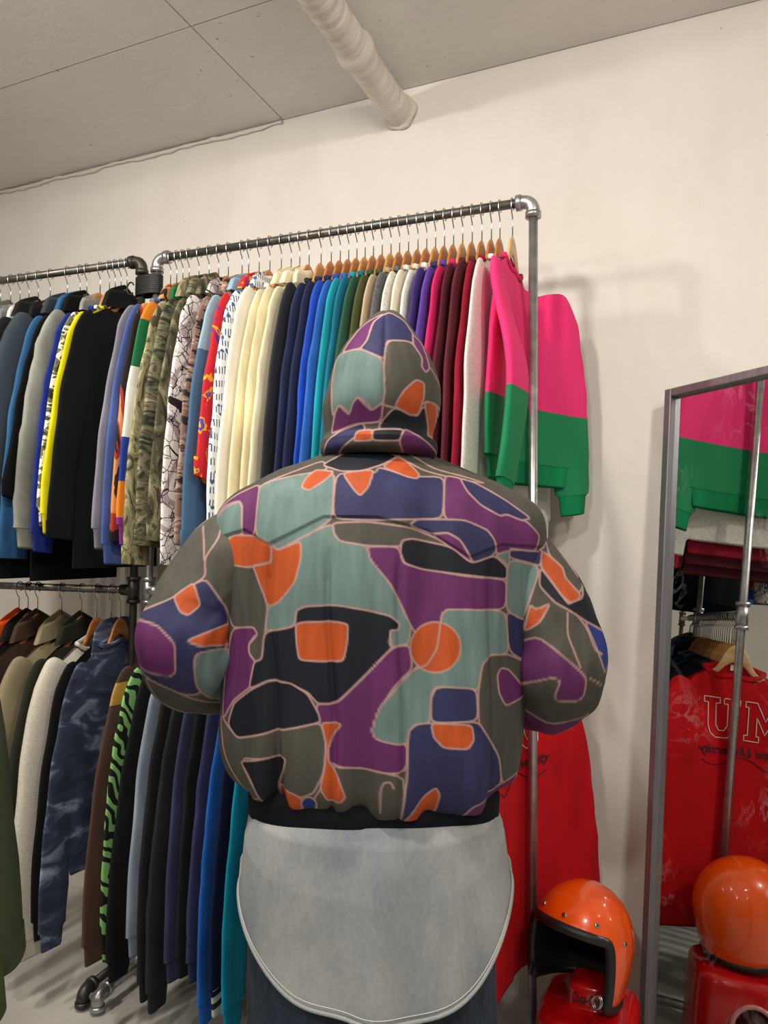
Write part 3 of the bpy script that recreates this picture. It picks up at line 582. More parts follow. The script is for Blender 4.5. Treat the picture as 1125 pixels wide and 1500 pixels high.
TORSO = [('G', [(370,712),(470,666),(480,684),(440,692),(378,708)]), ('D', [(470,676),(500,655),(530,648),(565,648),(584,660),(560,676),(530,687),(500,687)]), ('P', [(556,645),(592,650),(584,661)]), ('G', [(584,661),(592,648),(640,680),(720,700),(676,697),(620,682)]),
 ('T', [(377,706),(440,690),(492,688),(490,757),(478,768),(445,787),(412,804),(405,796),(379,784),(375,755)]), ('I', [(493,690),(550,690),(556,680),(600,694),(653,692),(649,756),(600,758),(540,760),(491,758)]),
 ('O', [(443,712),(448,698),(462,684),(490,687),(478,701),(455,717)]), ('O', [(502,690),(549,684),(541,712),(530,725),(522,718)]), ('O', [(560,679),(584,660),(598,670),(616,690),(612,697),(598,695)]),
 ('P', [(653,690),(678,694),(686,715),(706,735),(735,750),(746,747),(778,757),(800,778),(792,803),(750,797),(751,808),(728,805),(727,788),(700,770),(649,757)]), ('I', [(676,694),(700,700),(750,728),(785,752),(770,756),(746,747),(735,750),(706,735),(686,715)]),
 ('P', [(378,703),(376,782),(354,785),(352,738),(345,730),(320,736),(295,757),(300,745),(340,718)]), ('T', [(296,762),(320,740),(345,731),(351,740),(354,781),(330,790),(303,804)]), ('I', [(303,804),(328,793),(331,826),(318,855),(310,850)]),
 ('T', [(412,804),(490,764),(496,785),(541,797),(545,812),(575,850),(592,880),(604,905),(600,932),(576,937),(573,912),(588,905),(575,893),(540,885),(442,886),(440,911),(393,922),(397,886),(440,850),(446,792)]),
 ('I', [(600,766),(612,757),(680,757),(714,771),(725,785),(729,801),(718,812),(694,821),(684,803),(672,785),(655,776),(632,778)]), ('P', [(633,779),(655,776),(674,787),(693,820),(665,802)]),
 ('G', [(491,764),(540,762),(600,769),(640,784),(658,796),(600,788),(585,797),(541,796),(502,790),(494,780)]), ('P', [(541,797),(585,797),(592,822),(680,838),(746,843),(744,888),(655,884),(648,890),(645,906),(610,918),(602,905),(590,880),(575,850),(545,815)]),
 ('D', [(587,803),(590,788),(605,785),(660,796),(690,820),(725,808),(746,825),(746,843),(715,840),(680,836),(620,829),(593,820)]), ('T', [(726,808),(750,800),(750,828),(742,818)]),
 ('O', [(402,797),(412,804),(446,790),(447,815),(438,850),(415,878),(398,886),(385,855),(372,826),(403,823)]), ('O', [(328,790),(340,782),(375,783),(402,797),(403,820),(385,826),(350,831),(334,828)]),
 ('G', [(331,826),(365,830),(374,828),(392,870),(397,887),(391,960),(380,966),(369,955),(368,942),(383,926),(376,916),(340,921),(325,885),(314,858)]), ('P', [(338,921),(376,916),(383,926),(368,942),(369,955),(381,966),(376,1000),(345,1025),(325,1060),(326,1000)]),
 ('D', [(393,922),(440,911),(442,888),(455,882),(500,879),(540,885),(575,893),(588,905),(585,913),(575,912),(573,930),(577,937),(540,975),(500,1015),(475,1017),(460,1001),(430,990),(400,990),(370,1006),(378,966),(391,960)]), ('O', [(441,908),(452,904),(500,902),(516,905),(515,930),(510,956),(480,958),(447,957),(443,935)]),
 ('P', [(576,937),(601,933),(606,966),(580,990),(561,1020),(550,1050),(556,1062),(600,1069),(598,1108),(490,1101),(484,1065),(471,1017),(500,1016),(540,976)]), ('T', [(647,892),(655,884),(745,888),(750,952),(720,952),(706,961),(699,1000),(640,990),(632,1001),(631,1040),(608,1043),(601,1052),(600,1070),(556,1062),(550,1050),(561,1017),(590,985),(607,968),(640,940)]),
 ('O', [(638+36*math.cos(a), 937+35*math.sin(a)) for a in np.linspace(0, 6.28, 24, endpoint=False)]), ('I', [(632,1040),(632,1008),(638,994),(650,991),(697,995),(699,1040)]), ('G', [(699,1002),(706,962),(720,952),(750,953),(800,980),(800,1150),(742,1146),(735,1100),(715,1065),(700,1045)]),
 ('P', [(731,982),(737,972),(750,975),(785,1015),(770,1021),(745,1028),(734,1008)]), ('I', [(600,1070),(602,1050),(612,1042),(632,1040),(699,1040),(715,1065),(735,1100),(742,1146),(692,1158),(680,1180),(640,1200),(590,1200),(600,1110)]), ('O', [(632,1040),(690,1044),(693,1065),(684,1077),(650,1074),(636,1060)]), ('O', [(594,1180),(620,1146),(640,1130),(646,1140),(640,1170),(625,1186)]),
 ('P', [(672,1200),(692,1157),(742,1146),(770,1130),(760,1180),(720,1200)]), ('D', [(336,1062),(345,1030),(375,1005),(400,991),(435,990),(460,1003),(476,1030),(479,1042),(430,1055),(380,1070),(353,1079)]),
 ('G', [(320,1050),(353,1079),(380,1070),(430,1055),(479,1042),(487,1070),(485,1110),(470,1142),(450,1150),(420,1150),(415,1136),(430,1096),(365,1104),(362,1120),(395,1160),(370,1170),(330,1110)]), ('D', [(358,1112),(385,1103),(430,1095),(425,1115),(416,1140),(420,1180),(395,1180),(378,1135)]),
 ('G', [(490,1101),(598,1108),(590,1200),(540,1200),(480,1190),(470,1150),(480,1135)]), ('O', [(480,1042),(509,1042),(496,1060),(490,1078),(491,1095),(502,1112),(515,1145),(508,1153),(490,1152),(479,1135),(486,1100),(487,1070)]), ('O', [(417,1142),(440,1143),(453,1150),(455,1168),(435,1180),(420,1165)]), ('B', [(463+11*math.cos(a), 1160+12*math.sin(a)) for a in np.linspace(0, 6.28, 14, endpoint=False)])]
ARML = [('T', [(262,800),(205,850),(205,880),(240,835)]), ('G', [(330,740),(262,800),(222,862),(230,895),(270,876),(316,846),(312,820),(330,790)]), ('I', [(200,905),(230,892),(270,876),(316,846),(345,890),(345,940),(330,980),(305,1012),(280,1010),(240,990),(200,960)]), ('O', [(273,873),(300,853),(312,884),(297,898),(285,893)]),
 ('P', [(195,920),(225,905),(255,912),(283,935),(281,976),(270,984),(235,978),(205,965)]), ('O', [(298,931),(320,922),(350,910),(350,942),(315,939)]), ('T', [(308,948),(350,945),(350,1060),(305,1005)]), ('G', [(230,985),(285,1011),(350,1050),(300,1060),(240,1030)])]
ARMR = [('P', [(730,740),(780,755),(802,778),(792,803),(750,797),(730,790)]), ('I', [(745,797),(793,803),(786,827),(748,812)]), ('T', [(735,808),(786,827),(771,870),(760,902),(735,887)]), ('I', [(730,887),(755,890),(763,905),(750,970),(730,970)]), ('D', [(786,827),(815,868),(822,878),(846,870),(850,848),(830,800),(900,860),(900,960),(880,925),(845,900),(820,885),(803,876),(783,853)]), ('G', [(797,770),(815,788),(850,840),(848,856),(842,862),(830,856),(822,840),(820,828),(800,810)]),
 ('O', [(790,805),(800,810),(820,828),(822,842),(843,865),(838,873),(825,876),(815,868),(800,845),(787,827)]), ('O', [(762,918),(770,880),(778,886),(797,877),(782,903)]), ('B', [(845,900),(885,922),(895,945),(872,975),(857,932)]), ('P', [(740,950),(777,920),(843,975),(841,1004),(830,1011),(803,1009),(800,1001),(806,981),(795,976),(770,986),(740,1000)]), ('P', [(740,1030),(765,1030),(800,1050),(870,1035),(800,1090),(740,1090)])]
TORSO += [('-', [(648,887),(645,905),(640,940),(626,962),(607,968)]), ('-', [(403,800),(402,821),(372,827)]), ('-', [(577,935),(602,932)]), ('-', [(563,1168),(563,1130),(568,1119),(577,1118),(582,1128)]), ('I', [(750,799),(820,803),(820,827),(750,812)]), ('T', [(747,812),(820,830),(820,880),(775,905),(744,888)]), ('I', [(745,889),(775,905),(820,890),(820,985),(750,952)]), ('-', [(380,926),(368,942),(369,955),(381,966)])]
ARMR += [('-', [(820,885),(818,920),(836,968)]), ('-', [(830,889),(846,908),(856,940),(868,946)]), ('-', [(770,986),(745,1003)]), ('-', [(843,975),(870,990)])]
ARML += [('-', [(300,770),(308,800),(312,825)])]
def paint(uv, polys, base):
    col = np.tile(np.array(lin(COL[base])), (len(uv), 1)); line = np.array(lin(COL['L']))
    for k, P in polys:
        P = np.array(P, float); op = k == '-'
        if op: P = np.concatenate([P, P[-2:0:-1]])          # a drawn line: there and back
        for cut in (.13, .2): Q = np.roll(P, -1, 0); P = np.stack([P*(1-cut)+Q*cut, P*cut+Q*(1-cut)], 1).reshape(-1, 2)
        Q = np.roll(P, -1, 0); lo, hi = P.min(0)-4, P.max(0)+4
        idx = np.where(((uv > lo) & (uv < hi)).all(1))[0]
        if not len(idx): continue
        p = uv[idx]; ins = np.zeros(len(p), bool); dm = np.full(len(p), 1e9)
        for a, c in zip(P, Q):
            d = c-a; cond = (a[1] > p[:, 1]) != (c[1] > p[:, 1])
            if abs(d[1]) > 1e-9: ins ^= cond & (p[:, 0] < d[0]*(p[:, 1]-a[1])/d[1]+a[0])
            q = p-a; tt = np.clip((q@d)/(d@d+1e-9), 0, 1); dm = np.minimum(dm, ((q-tt[:, None]*d)**2).sum(1))
        dm = np.sqrt(dm)
        if not op: col[idx[ins]] = lin(COL[k])
        wgt = np.clip((2.0-dm)/1.6, 0, 1)[:, None]
        col[idx] = col[idx]*(1-wgt)+line*wgt
    return col
def painted(name, R, mat, parent, polys, base, kfun, caps=(False, False)):
    b = MB(); b.loft(R, caps=caps); o = b.build(name, mat, parent); V = np.vstack(b.V)
    k, dx_, dz_ = kfun                      # print drawn flat on the cloth: pattern units per metre of the garment
    uv = np.stack([562.5+(V[:, 0]-dx_)*k, 802+(1.3-V[:, 2]+dz_)*k], 1)
    at = o.data.color_attributes.new('print', 'FLOAT_COLOR', 'POINT'); at.data.foreach_set('color', paint(uv, polys, base).astype(np.float32).ravel()); return o
t = NT('patchwork_silk'); at = t.n('ShaderNodeAttribute', attribute_name='print'); f = t.noise(t.coord((1, 1, .12)), 60, 4, .6); f2 = t.noise(t.coord(), 7, 3, .5)
c = t.mix(1., at.outputs['Color'], t.ramp(f, [(.25, '#d6d6d6'), (.75, '#ffffff')]), 'MULTIPLY'); c = t.mix(1., c, t.ramp(f2, [(.3, '#dcdcdc'), (.7, '#ffffff')]), 'MULTIPLY')
t.bump(t.noise(t.coord((1, 1, .5)), 260, 3), .15, .001); t.b.inputs['Specular IOR Level'].default_value = .3; M_SILK = t.col(c, .68)
M_RIB = fabric('#0d0e12', .1)
# torso of the jacket: rings by height
ZT = np.array([1.472, 1.462, 1.448, 1.432, 1.414, 1.390, 1.355, 1.310, 1.250, 1.180, 1.100, 1.030, .975, .930, .905, .888])
AW = np.array([.080, .100, .132, .172, .213, .248, .274, .279, .272, .266, .262, .262, .260, .250, .232, .208])
BD = np.array([.070, .080, .092, .105, .117, .128, .138, .146, .152, .157, .162, .166, .167, .162, .152, .138])
NR, NBk, NFr = 500, 460, 110
zz = np.interp(np.linspace(0, 1, NR), np.linspace(0, 1, len(ZT)), spl(np.stack([ZT, ZT], 1), len(ZT))[:, 0])
cur = spl(np.stack([ZT, AW, BD], 1), 400); cl = np.concatenate([[0], np.cumsum(np.hypot(np.diff(cur[:, 0]), np.diff(cur[:, 1])))]); tt = np.linspace(0, cl[-1], NR)
zz, aw, bd = (np.interp(tt, cl, cur[:, i]) for i in range(3))
phi = np.concatenate([np.pi+np.pi*(np.arange(NBk)/NBk), np.pi*(np.arange(NFr)/NFr)])     # back half dense, front half coarse
f1 = Fold(41, 14, 6, 7); f2 = Fold(42, 45, 7, 7); f3 = Fold(44, 90, 6, 7)
yx = np.array([-.30, -.215, -.165, -.08, 0., .08, .145, .20, .30]); yz = np.array([1.30, 1.325, 1.302, 1.345, 1.345, 1.325, 1.285, 1.305, 1.30])
R = []
for z, A, B in zip(zz, aw, bd):
    c, s_ = np.cos(phi), np.sin(phi); p = 2/2.35
    x = A*np.sign(c)*np.abs(c)**p; y = B*np.sign(s_)*np.abs(s_)**p
    gather = np.clip((1.02-z)/.12, 0, 1)
    d = .0080*f1(x, z)+.0042*f2(x, z)*(1+1.6*gather)+.0085*f3(x, z*.6)*gather**1.5
    for xc, wd_, am in ((-.165, .010, -.012), (-.066, .006, -.007), (.040, .006, -.007), (.188, .009, -.008)): d = d+am*np.exp(-((x-xc-.006*np.sin(z*14))/wd_)**2)*np.clip((1.30-z)/.05, 0, 1)
    yo = np.interp(x, yx, yz); d = d+.0035*np.clip((z-yo)/.004, 0, 1)*(s_ < 0)
    fade = np.clip((1.475-z)/.03, 0, 1); n = np.stack([c*B, s_*A], 1); n /= np.linalg.norm(n, axis=1)[:, None]+1e-9
    R.append(np.stack([x-.010+n[:, 0]*d*fade, y+n[:, 1]*d*fade+.012*(z-1.2)*2, np.full_like(x, z)-.010*np.clip((z-1.38)/.08, 0, 1)*(y < 0)], 1))
jacket = painted('jacket', R, M_SILK, person, TORSO, 'G', (920., 0., -.004))
jacket['label'] = 'patchwork-print jacket with pale outlines'
# black rib band
a = np.arange(120)/120*2*np.pi; R = []
for z, k in ((.908, .97), (.896, 1.0), (.886, 1.015), (.853, 1.005), (.846, .99), (.844, .95), (.88, .93)):
    rr_ = k*(1+.004*np.sin(a*60)); R.append(np.stack([-.010+.209*rr_*np.sign(np.cos(a))*np.abs(np.cos(a))**.86, .139*rr_*np.sign(np.sin(a))*np.abs(np.sin(a))**.86-.006, z+.006*np.sin(2*a+.6)], 1))
b = MB(); b.loft(R, caps=(False, False)); b.build('waistband', M_RIB, jacket)['label'] = 'black ribbed waistband'
def sleeve(P, rad, polys, sd):
    n, k = 330, 330; tt = np.linspace(0, 1, k); P = spl(P, k); rd_ = np.interp(tt, np.linspace(0, 1, len(rad)), rad); T = np.gradient(P, axis=0); T /= np.linalg.norm(T, axis=1)[:, None]
    q = np.arange(n)/n*2*np.pi; u = np.array([0, -1., 0]); R = []; fs = Fold(60+sd, 9, 5, 7); fw_ = Fold(70+sd, 5, 34, 6)
    for i in range(k):
        u = u-T[i]*(u@T[i]); u /= np.linalg.norm(u); v = np.cross(T[i], u); crease = math.exp(-((tt[i]-.52)/.16)**2)
        am = rd_[i]*(1+.035*fs(np.cos(q)*.6, np.sin(q)*.6+tt[i]*1.2)+(.024+.060*crease)*fw_(np.cos(q)*.5+np.sin(q)*.3, tt[i]))
        R.append(P[i]+am[:, None]*(np.cos(q)[:, None]*u+np.sin(q)[:, None]*v))
    s = painted('sleeve', R, M_SILK, jacket, polys, 'G', (868., 0., 0.))
    R = []
    for dz, g_ in ((-.01, .9), (.0, 1.), (.012, 1.), (.05, .88), (.056, .8), (.04, .75)):
        R.append(P[-1]+T[-1]*dz+rd_[-1]*g_*(np.cos(q[::5])[:, None]*u+np.sin(q[::5])[:, None]*v))
    b = MB(); b.loft(R, caps=(False, False)); b.build('cuff', M_RIB, jacket)
sleeve([(-.17, .0, 1.330), (-.250, -.004, 1.290), (-.308, -.025, 1.205), (-.327, -.035, 1.120), (-.305, .05, 1.075), (-.24, .15, 1.055), (-.17, .205, 1.045)], [.055, .073, .080, .079, .076, .060, .045], ARML, 0)
sleeve([(.15, .0, 1.318), (.228, -.004, 1.275), (.284, -.025, 1.190), (.299, -.035, 1.100), (.278, .05, 1.052), (.215, .15, 1.035), (.15, .205, 1.025)], [.055, .070, .076, .075, .073, .058, .045], ARMR, 1)
# hood
HZ = np.array([1.452, 1.462, 1.478, 1.495, 1.54, 1.58, 1.62, 1.66, 1.690, 1.708, 1.717]); HL = np.array([-.095, -.110, -.112, -.104, -.104, -.094, -.084, -.064, -.040, -.018, .004]); HR = np.array([.085, .098, .100, .093, .103, .101, .088, .066, .044, .028, .012]); HB = np.array([.100, .118, .122, .112, .128, .130, .122, .100, .072, .042, .010])
cur = spl(np.stack([HZ, HL, HR, HB], 1), 400); cl = np.concatenate([[0], np.cumsum(np.linalg.norm(np.diff(cur[:, [0, 2]], axis=0), axis=1))]); tt = np.linspace(0, cl[-1], 300); q = np.arange(360)/360*2*np.pi; R = []
fh = Fold(90, 22, 16, 7); fn = Fold(91, 18, 130, 6)
for t_ in tt:
    z, l_, r_, bk = (np.interp(t_, cl, cur[:, i]) for i in range(4)); A = (r_-l_)/2; cx_ = (r_+l_)/2; c, s_ = np.cos(q), np.sin(q); low = np.clip((1.505-z)/.03, 0, 1)
    B = np.where(s_ < 0, bk, bk*.9); x = cx_+A*np.sign(c)*np.abs(c)**.9; y = B*np.sign(s_)*np.abs(s_)**.9; d = (.0065*fh(x, z)+.004*low*fn(x, z))*np.clip((1.717-z)/.03, 0, 1)-.004*np.exp(-((x-.0)/.004)**2)*(s_ < 0)*(z > 1.5)
    R.append(np.stack([x+c*d, y+s_*d+.008, z+0*x-.004*low*np.sin(q)], 1))
hood = painted('hood', R, M_SILK, jacket, HOODP, 'G', (885., 0., 0.), caps=(False, True))
bm = bmesh.new(); bm.from_mesh(hood.data); dl = [v for v in bm.verts if v.co.y > .055 and 1.50 < v.co.z < 1.655 and abs(v.co.x) < .066]; bmesh.ops.delete(bm, geom=dl, context='VERTS'); bm.to_mesh(hood.data); bm.free()
hood['label'] = 'raised patchwork-print hood'
# pale shirt tail with a curved hem and centre pleat
a = np.arange(200)/200*2*np.pi; R = []; fs = Fold(120, 14, 5, 6); fs2 = Fold(121, 40, 6, 6)
hem = np.where(np.sin(a) < 0, .610+.140*np.abs(np.cos(a))**2.9+.006*np.cos(a), .64+.13*np.abs(np.cos(a))**2)
def shirt_ring(v, out=0.):
    z = .882+(hem-.882)*v; g_ = np.interp(v, [0, .12, .4, 1], [.90, 1.0, 1.05, 1.08]); x = .206*g_*np.sign(np.cos(a))*np.abs(np.cos(a))**.78; y = .158*g_*np.sign(np.sin(a))*np.abs(np.sin(a))**.78
    d = out+(.008*fs(x, z)+.003*fs2(x, z))*min(1, v*4)+.0045*np.tanh((x+.014+.012*v)/.0025)*np.exp(-((x+.014+.012*v)/.05)**2)*(np.sin(a) < 0)*min(1, v*5)*max(0, 1-v*.8)+.010*np.exp(-((x+.0)/.035)**2)*v*(np.sin(a) < 0)
    return np.stack([x-.006+np.cos(a)*d, y+np.sin(a)*d, z], 1)
for v in np.linspace(0, 1, 60): R.append(shirt_ring(v))
b = MB(); b.loft(R, caps=(False, False))
t = NT('bleached_denim'); f = t.noise(t.coord((1, 1, .55)), 5.5, 4, .55, .4); c = t.ramp(f, [(.32, '#6c7787'), (.48, '#92979b'), (.64, '#b0b1b1')]); c = t.mix(.25, c, t.ramp(t.noise(t.coord((1, 1, .6)), 160, 3, .6), [(.3, '#747b82'), (.7, '#a8aaaa')])); t.bump(t.noise(t.coord(), 500, 2), .3, .001)
shirt = b.build('shirt', t.col(c, .9), person); shirt['label'] = 'bleached grey-blue shirt tail with curved hem'
b = MB(); e = shirt_ring(1.0, .002); b.tube(e, .0038, 8, loop=True, flat=.8); b.build('hem', plain('pale_hem', '#a2a5a6', .9, bump=(300, .6)), shirt)
b = MB(); e = shirt_ring(.965, .0025); b.tube(e, .0007, 5, loop=True); b.build('hem_stitching', plain('pale_thread', '#cfcfc9', .9), shirt)
# jeans
t = NT('dark_denim'); f = t.noise(t.coord((1, 1, .3)), 60, 4, .7); t.bump(t.noise(t.coord(), 600, 2), .3, .001); M_JEAN = t.col(t.ramp(f, [(.3, '#1b2433'), (.7, '#2f3c50')]), .9)
b = MB(); q = np.arange(72)/72*2*np.pi; R = []
for z, A, B in ((.93, .165, .11), (.88, .18, .120), (.80, .194, .128), (.72, .202, .130), (.66, .206, .126), (.635, .206, .12)): R.append(np.stack([-.006+A*np.sign(np.cos(q))*np.abs(np.cos(q))**.85, B*np.sign(np.sin(q))*np.abs(np.sin(q))**.85, z+0*q], 1))
b.loft(R, caps=(False, True)); fj = Fold(130, 12, 14, 7)
for sd in (-1, 1):
    R = []
    for z in np.linspace(.74, .045, 60):
        k = (.74-z)/.7; A = np.interp(k, [0, .2, .6, 1], [.095, .099, .096, .090]); B = np.interp(k, [0, .2, .6, 1], [.115, .112, .105, .098]); d = .004*fj(np.cos(q)*.2+sd, z)*(1+2*max(0, k-.8)*5*.4)
        R.append(np.stack([-.006+sd*(.111+.004*k)+(A+d)*np.cos(q), (B+d)*np.sin(q)+.01*k, z+0*q], 1))
    b.loft(R, caps=(False, False))
jeans = b.build('jeans', M_JEAN, person); jeans['label'] = 'dark indigo baggy jeans'
M_THR = plain('denim_thread', '#9a9384', .9)
for sd in (-1, 1):
    def js(x, z):                                     # back surface of the jeans
        A_ = np.interp(z, [.635, .72, .8, .88], [.206, .202, .194, .18]); B_ = np.interp(z, [.635, .72, .8, .88], [.12, .13, .128, .12]); e_ = 2/.85; return -B_*np.clip(1-np.abs((x+.006)/A_)**e_, .002, 1)**(1/e_)-.003
    X, Z = np.meshgrid(np.linspace(sd*.06, sd*.196, 12)-.006, np.linspace(.648, .80, 8)); P = np.stack([X, js(X, Z), Z], 2); b = MB(); b.loft(P, closed=False); pk = b.build('back_pocket', M_JEAN, jeans)
    bp = np.concatenate([P[1:, -1][::-1], P[0, ::-1]]); b = MB(); b.tube(bp+np.array([0, -.003, 0]), .0009, 5); b.tube(bp*np.array([.985, 1, 1])+np.array([0, -.003, .006]), .0009, 5); b.build('pocket_stitching', M_THR, jeans)
    # shoes
    R = []
    for y, w_, h_ in ((-.09, .022, .04), (-.08, .036, .066), (-.03, .042, .082), (.04, .046, .070), (.11, .050, .05), (.16, .044, .038), (.185, .02, .022)):
        qq = np.arange(20)/20*2*np.pi; R.append(np.stack([-.006+sd*.115+w_*np.cos(qq), y+0*qq, .014+np.maximum(0, h_*.5*(1+np.sin(qq)))], 1))
    b = MB(); b.loft(R); sh = b.build('shoe', plain('black_leather', '#1a1a1b', .5), person)
    b = MB(); R = [np.stack([-.006+sd*.115+g_*np.interp(np.sin(qq)*.14+.05, [-.09, -.03, .1, .19], [.03, .044, .053, .02])*np.sign(np.cos(qq))*np.abs(np.cos(qq))**.5, .048+g_*.142*np.sin(qq), z+0*qq], 1) for z, g_ in ((0, .97), (.003, 1), (.018, 1), (.022, .96))]; b.loft(R); b.build('sole', plain('white_sole', '#d2cec6', .6), sh)
# the body inside the clothes: one continuous mesh
b = MB(); q = np.arange(24)/24*2*np.pi
b.loft([np.stack([-.006+A*np.cos(q), B*np.sin(q)+yo, z+0*q], 1) for z, A, B, yo in ((.76, .13, .09, 0), (.86, .155, .1, 0), (.95, .135, .09, 0), (1.05, .125, .09, 0), (1.18, .15, .1, 0), (1.30, .165, .095, 0), (1.37, .15, .075, 0), (1.405, .07, .055, .005), (1.45, .052, .055, .012), (1.475, .055, .06, .02), (1.50, .062, .082, .026), (1.56, .074, .095, .024), (1.61, .076, .096, .02), (1.655, .062, .08, .016), (1.682, .03, .04, .012))])
b.tube([(0, .108, 1.575), (0, .128, 1.548), (0, .112, 1.54)], [.008, .013, .010], 10)
for sd in (-1, 1):
    b.tube([(sd*.072, .015, 1.58), (sd*.082, .008, 1.56), (sd*.074, .015, 1.53)], [.010, .014, .008], 8)
    b.tube([(sd*.10-.006, 0, .84), (sd*.108-.006, 0, .74), (sd*.112-.006, .005, .48), (sd*.113-.006, 0, .26), (sd*.113-.006, .0, .09), (sd*.113-.006, .01, .05)], [.08, .085, .062, .055, .036, .034], 16, up=(0, 1, 0))
    b.tube([(sd*.113-.006, -.055, .045), (sd*.113-.006, .06, .042), (sd*.113-.006, .15, .034)], [.026, .03, .016], 12)
    so = np.array([-.01 if sd < 0 else -.0, 0, 0]); dz = 0 if sd < 0 else -.02; xm = 1 if sd < 0 else .90
    A = [(sd*.13, 0, 1.36+dz), (sd*.235*xm, 0, 1.315+dz), (sd*.30*xm, -.02, 1.20+dz), (sd*.318*xm, -.02, 1.125+dz), (sd*.25*xm, .14, 1.06+dz), (sd*.18*xm, .2, 1.045+dz)]
    b.tube(A, [.05, .052, .045, .042, .036, .026], 14, up=(0, 1, 0))
    wx = sd*.18*xm; b.tube([(wx, .2, 1.045+dz), (wx-sd*.045, .225, 1.035+dz), (wx-sd*.09, .228, 1.02+dz)], [.024, .032, .034], 12, flat=.55, up=(0, 0, 1))
    for k in range(4):
        zf = 1.048+dz-.019*k; ln = (.062, .072, .068, .052)[k]; b.tube([(wx-sd*.08, .228, zf), (wx-sd*(.09+ln*.5), .222, zf-.004), (wx-sd*(.09+ln), .205, zf-.012)], [.0095, .009, .007], 8)
    b.tube([(wx-sd*.03, .225, 1.06+dz), (wx-sd*.055, .215, 1.085+dz), (wx-sd*.085, .205, 1.09+dz)], [.012, .0105, .008], 8)
body = b.build('body', plain('skin', '#b98d74', .6), person)
rm = body.modifiers.new('Remesh', 'REMESH'); rm.mode = 'VOXEL'; rm.voxel_size = .005; rm.use_smooth_shade = True
#MIRROR
# ------------------------------------------------------------------ standing mirror
MA, LEAN = 0.8619, .0655
nh = np.array([-math.cos(MA), -math.sin(MA), 0]); tg = np.array([math.sin(MA), -math.cos(MA), 0]); zu = np.array([0, 0, 1.])
nn = nh*math.cos(LEAN)+zu*math.sin(LEAN); un = -nh*math.sin(LEAN)+zu*math.cos(LEAN)
mo = np.array([-.1659, -.1473, 0.])
mr = empty('standing_mirror', (0, 0, 0)); MW, MH = .62, 1.7388
mm = Matrix((tg, un, nn)).transposed().to_4x4(); mm.translation = Vector(mo); mr.matrix_world = mm
tag(mr, 'tall mirror in a grey metal frame leaning against the wall', 'mirror')
t = NT('mirror_glass'); v = t.coord((1, .7, 1)); f = t.noise(v, 5, 5, .6, 3.5); g2 = t.noise(t.coord(), 3.2, 2, .5)
sm = t.mix(1., t.ramp(f, [(.0, '#000000'), (.5, '#000000'), (.535, '#b0b0b0'), (.57, '#000000')]), t.ramp(g2, [(.5, '#000000'), (.66, '#ffffff')]), 'MULTIPLY')
t.col(lin('#e3e6e4'), .0, 1.); df = t.n('ShaderNodeBsdfDiffuse', {'Color': (.75, .74, .73, 1)}); mx = t.n('ShaderNodeMixShader'); sc = t.n('ShaderNodeMath', {1: .42}, operation='MULTIPLY'); t.l(sm, sc.inputs[0]); t.l(sc.outputs[0], mx.inputs[0])
t.l(t.b.outputs[0], mx.inputs[1]); t.l(df.outputs[0], mx.inputs[2]); t.l(mx.outputs[0], t.t.nodes['Material Output'].inputs['Surface'])
fwd = .022; b = MB(); b.box((MW/2, MH/2, -.004), (MW-.02, MH-.02, .006)); b.build('mirror_glass', t.m, mr, False)
M_FR = NT('grey_aluminium'); M_FR = M_FR.col(M_FR.ramp(M_FR.noise(M_FR.coord((1, .05, 1)), 60, 3), [(.3, '#7e7d80'), (.7, '#94939a')]), .4, .7)
for c, d in (((fwd/2, MH/2, .002), (fwd, MH, .034)), ((MW-fwd/2, MH/2, .002), (fwd, MH, .034)), ((MW/2, MH-fwd/2, .002), (MW-2*fwd, fwd, .034)), ((MW/2, fwd/2, .002), (MW-2*fwd, fwd, .034))):
    b = MB(); b.box(c, d, .003); b.build('frame_bar', M_FR, mr, False)
b = MB(); b.box((MW/2, MH/2, -.012), (MW-.01, MH-.01, .008)); b.build('back_panel', plain('mirror_back', '#4b4540', .8), mr, False)
# ------------------------------------------------------------------ red crate with the helmet on it
HX, HY, HZ_ = -.280, -.383, .378
cr = empty('plastic_crate', (-.264, -.376, 0), .0); tag(cr, 'glossy red plastic crate with black script lettering, under the helmet', 'crate')
t = NT('glossy_red_vinyl'); t.b.inputs['Coat Weight'].default_value = .5; t.bump(t.noise(t.coord(), 14, 3), .25, .006); M_RED = t.col(t.ramp(t.noise(t.coord(), 5, 3), [(.3, '#b00a12'), (.7, '#cf1119')]), .18)
def crate_hw(z): return np.interp(z, [0, .006, .02, .225, .238, .246, .249, .251, .255, .292, .300, .304], [.100, .110, .114, .111, .107, .098, .088, .046, .044, .041, .037, .028])
b = MB(); q = np.arange(64)/64*2*np.pi; b.loft([np.stack([crate_hw(z)*np.sign(np.cos(q))*np.abs(np.cos(q))**.45, crate_hw(z)*1.06*np.sign(np.sin(q))*np.abs(np.sin(q))**.45, z+0*q], 1) for z in (0, .006, .02, .06, .1, .15, .225, .238, .246, .249, .251, .255, .275, .292, .300, .304)]); b.build('crate_body', M_RED, cr)
q = np.linspace(0, 2*np.pi, 32, endpoint=False); b = MB(); b.tube(np.stack([.1125+0*q, -.02+.052*np.cos(q), .140+.058*np.sin(q)], 1), .006, 10, up=(1, 0, 0), loop=True); b.build('handle_rim', plain('clear_rim', '#d58a86', .15), cr)
b = MB(); b.loft(np.stack([np.stack([x+0*q, -.02+s*.05*np.cos(q), .14+s*.056*np.sin(q)], 1) for x, s in ((.1135, 1), (.1128, .6))])); b.build('handle_hole', plain('hole_dark', '#3a0507', .5), cr)
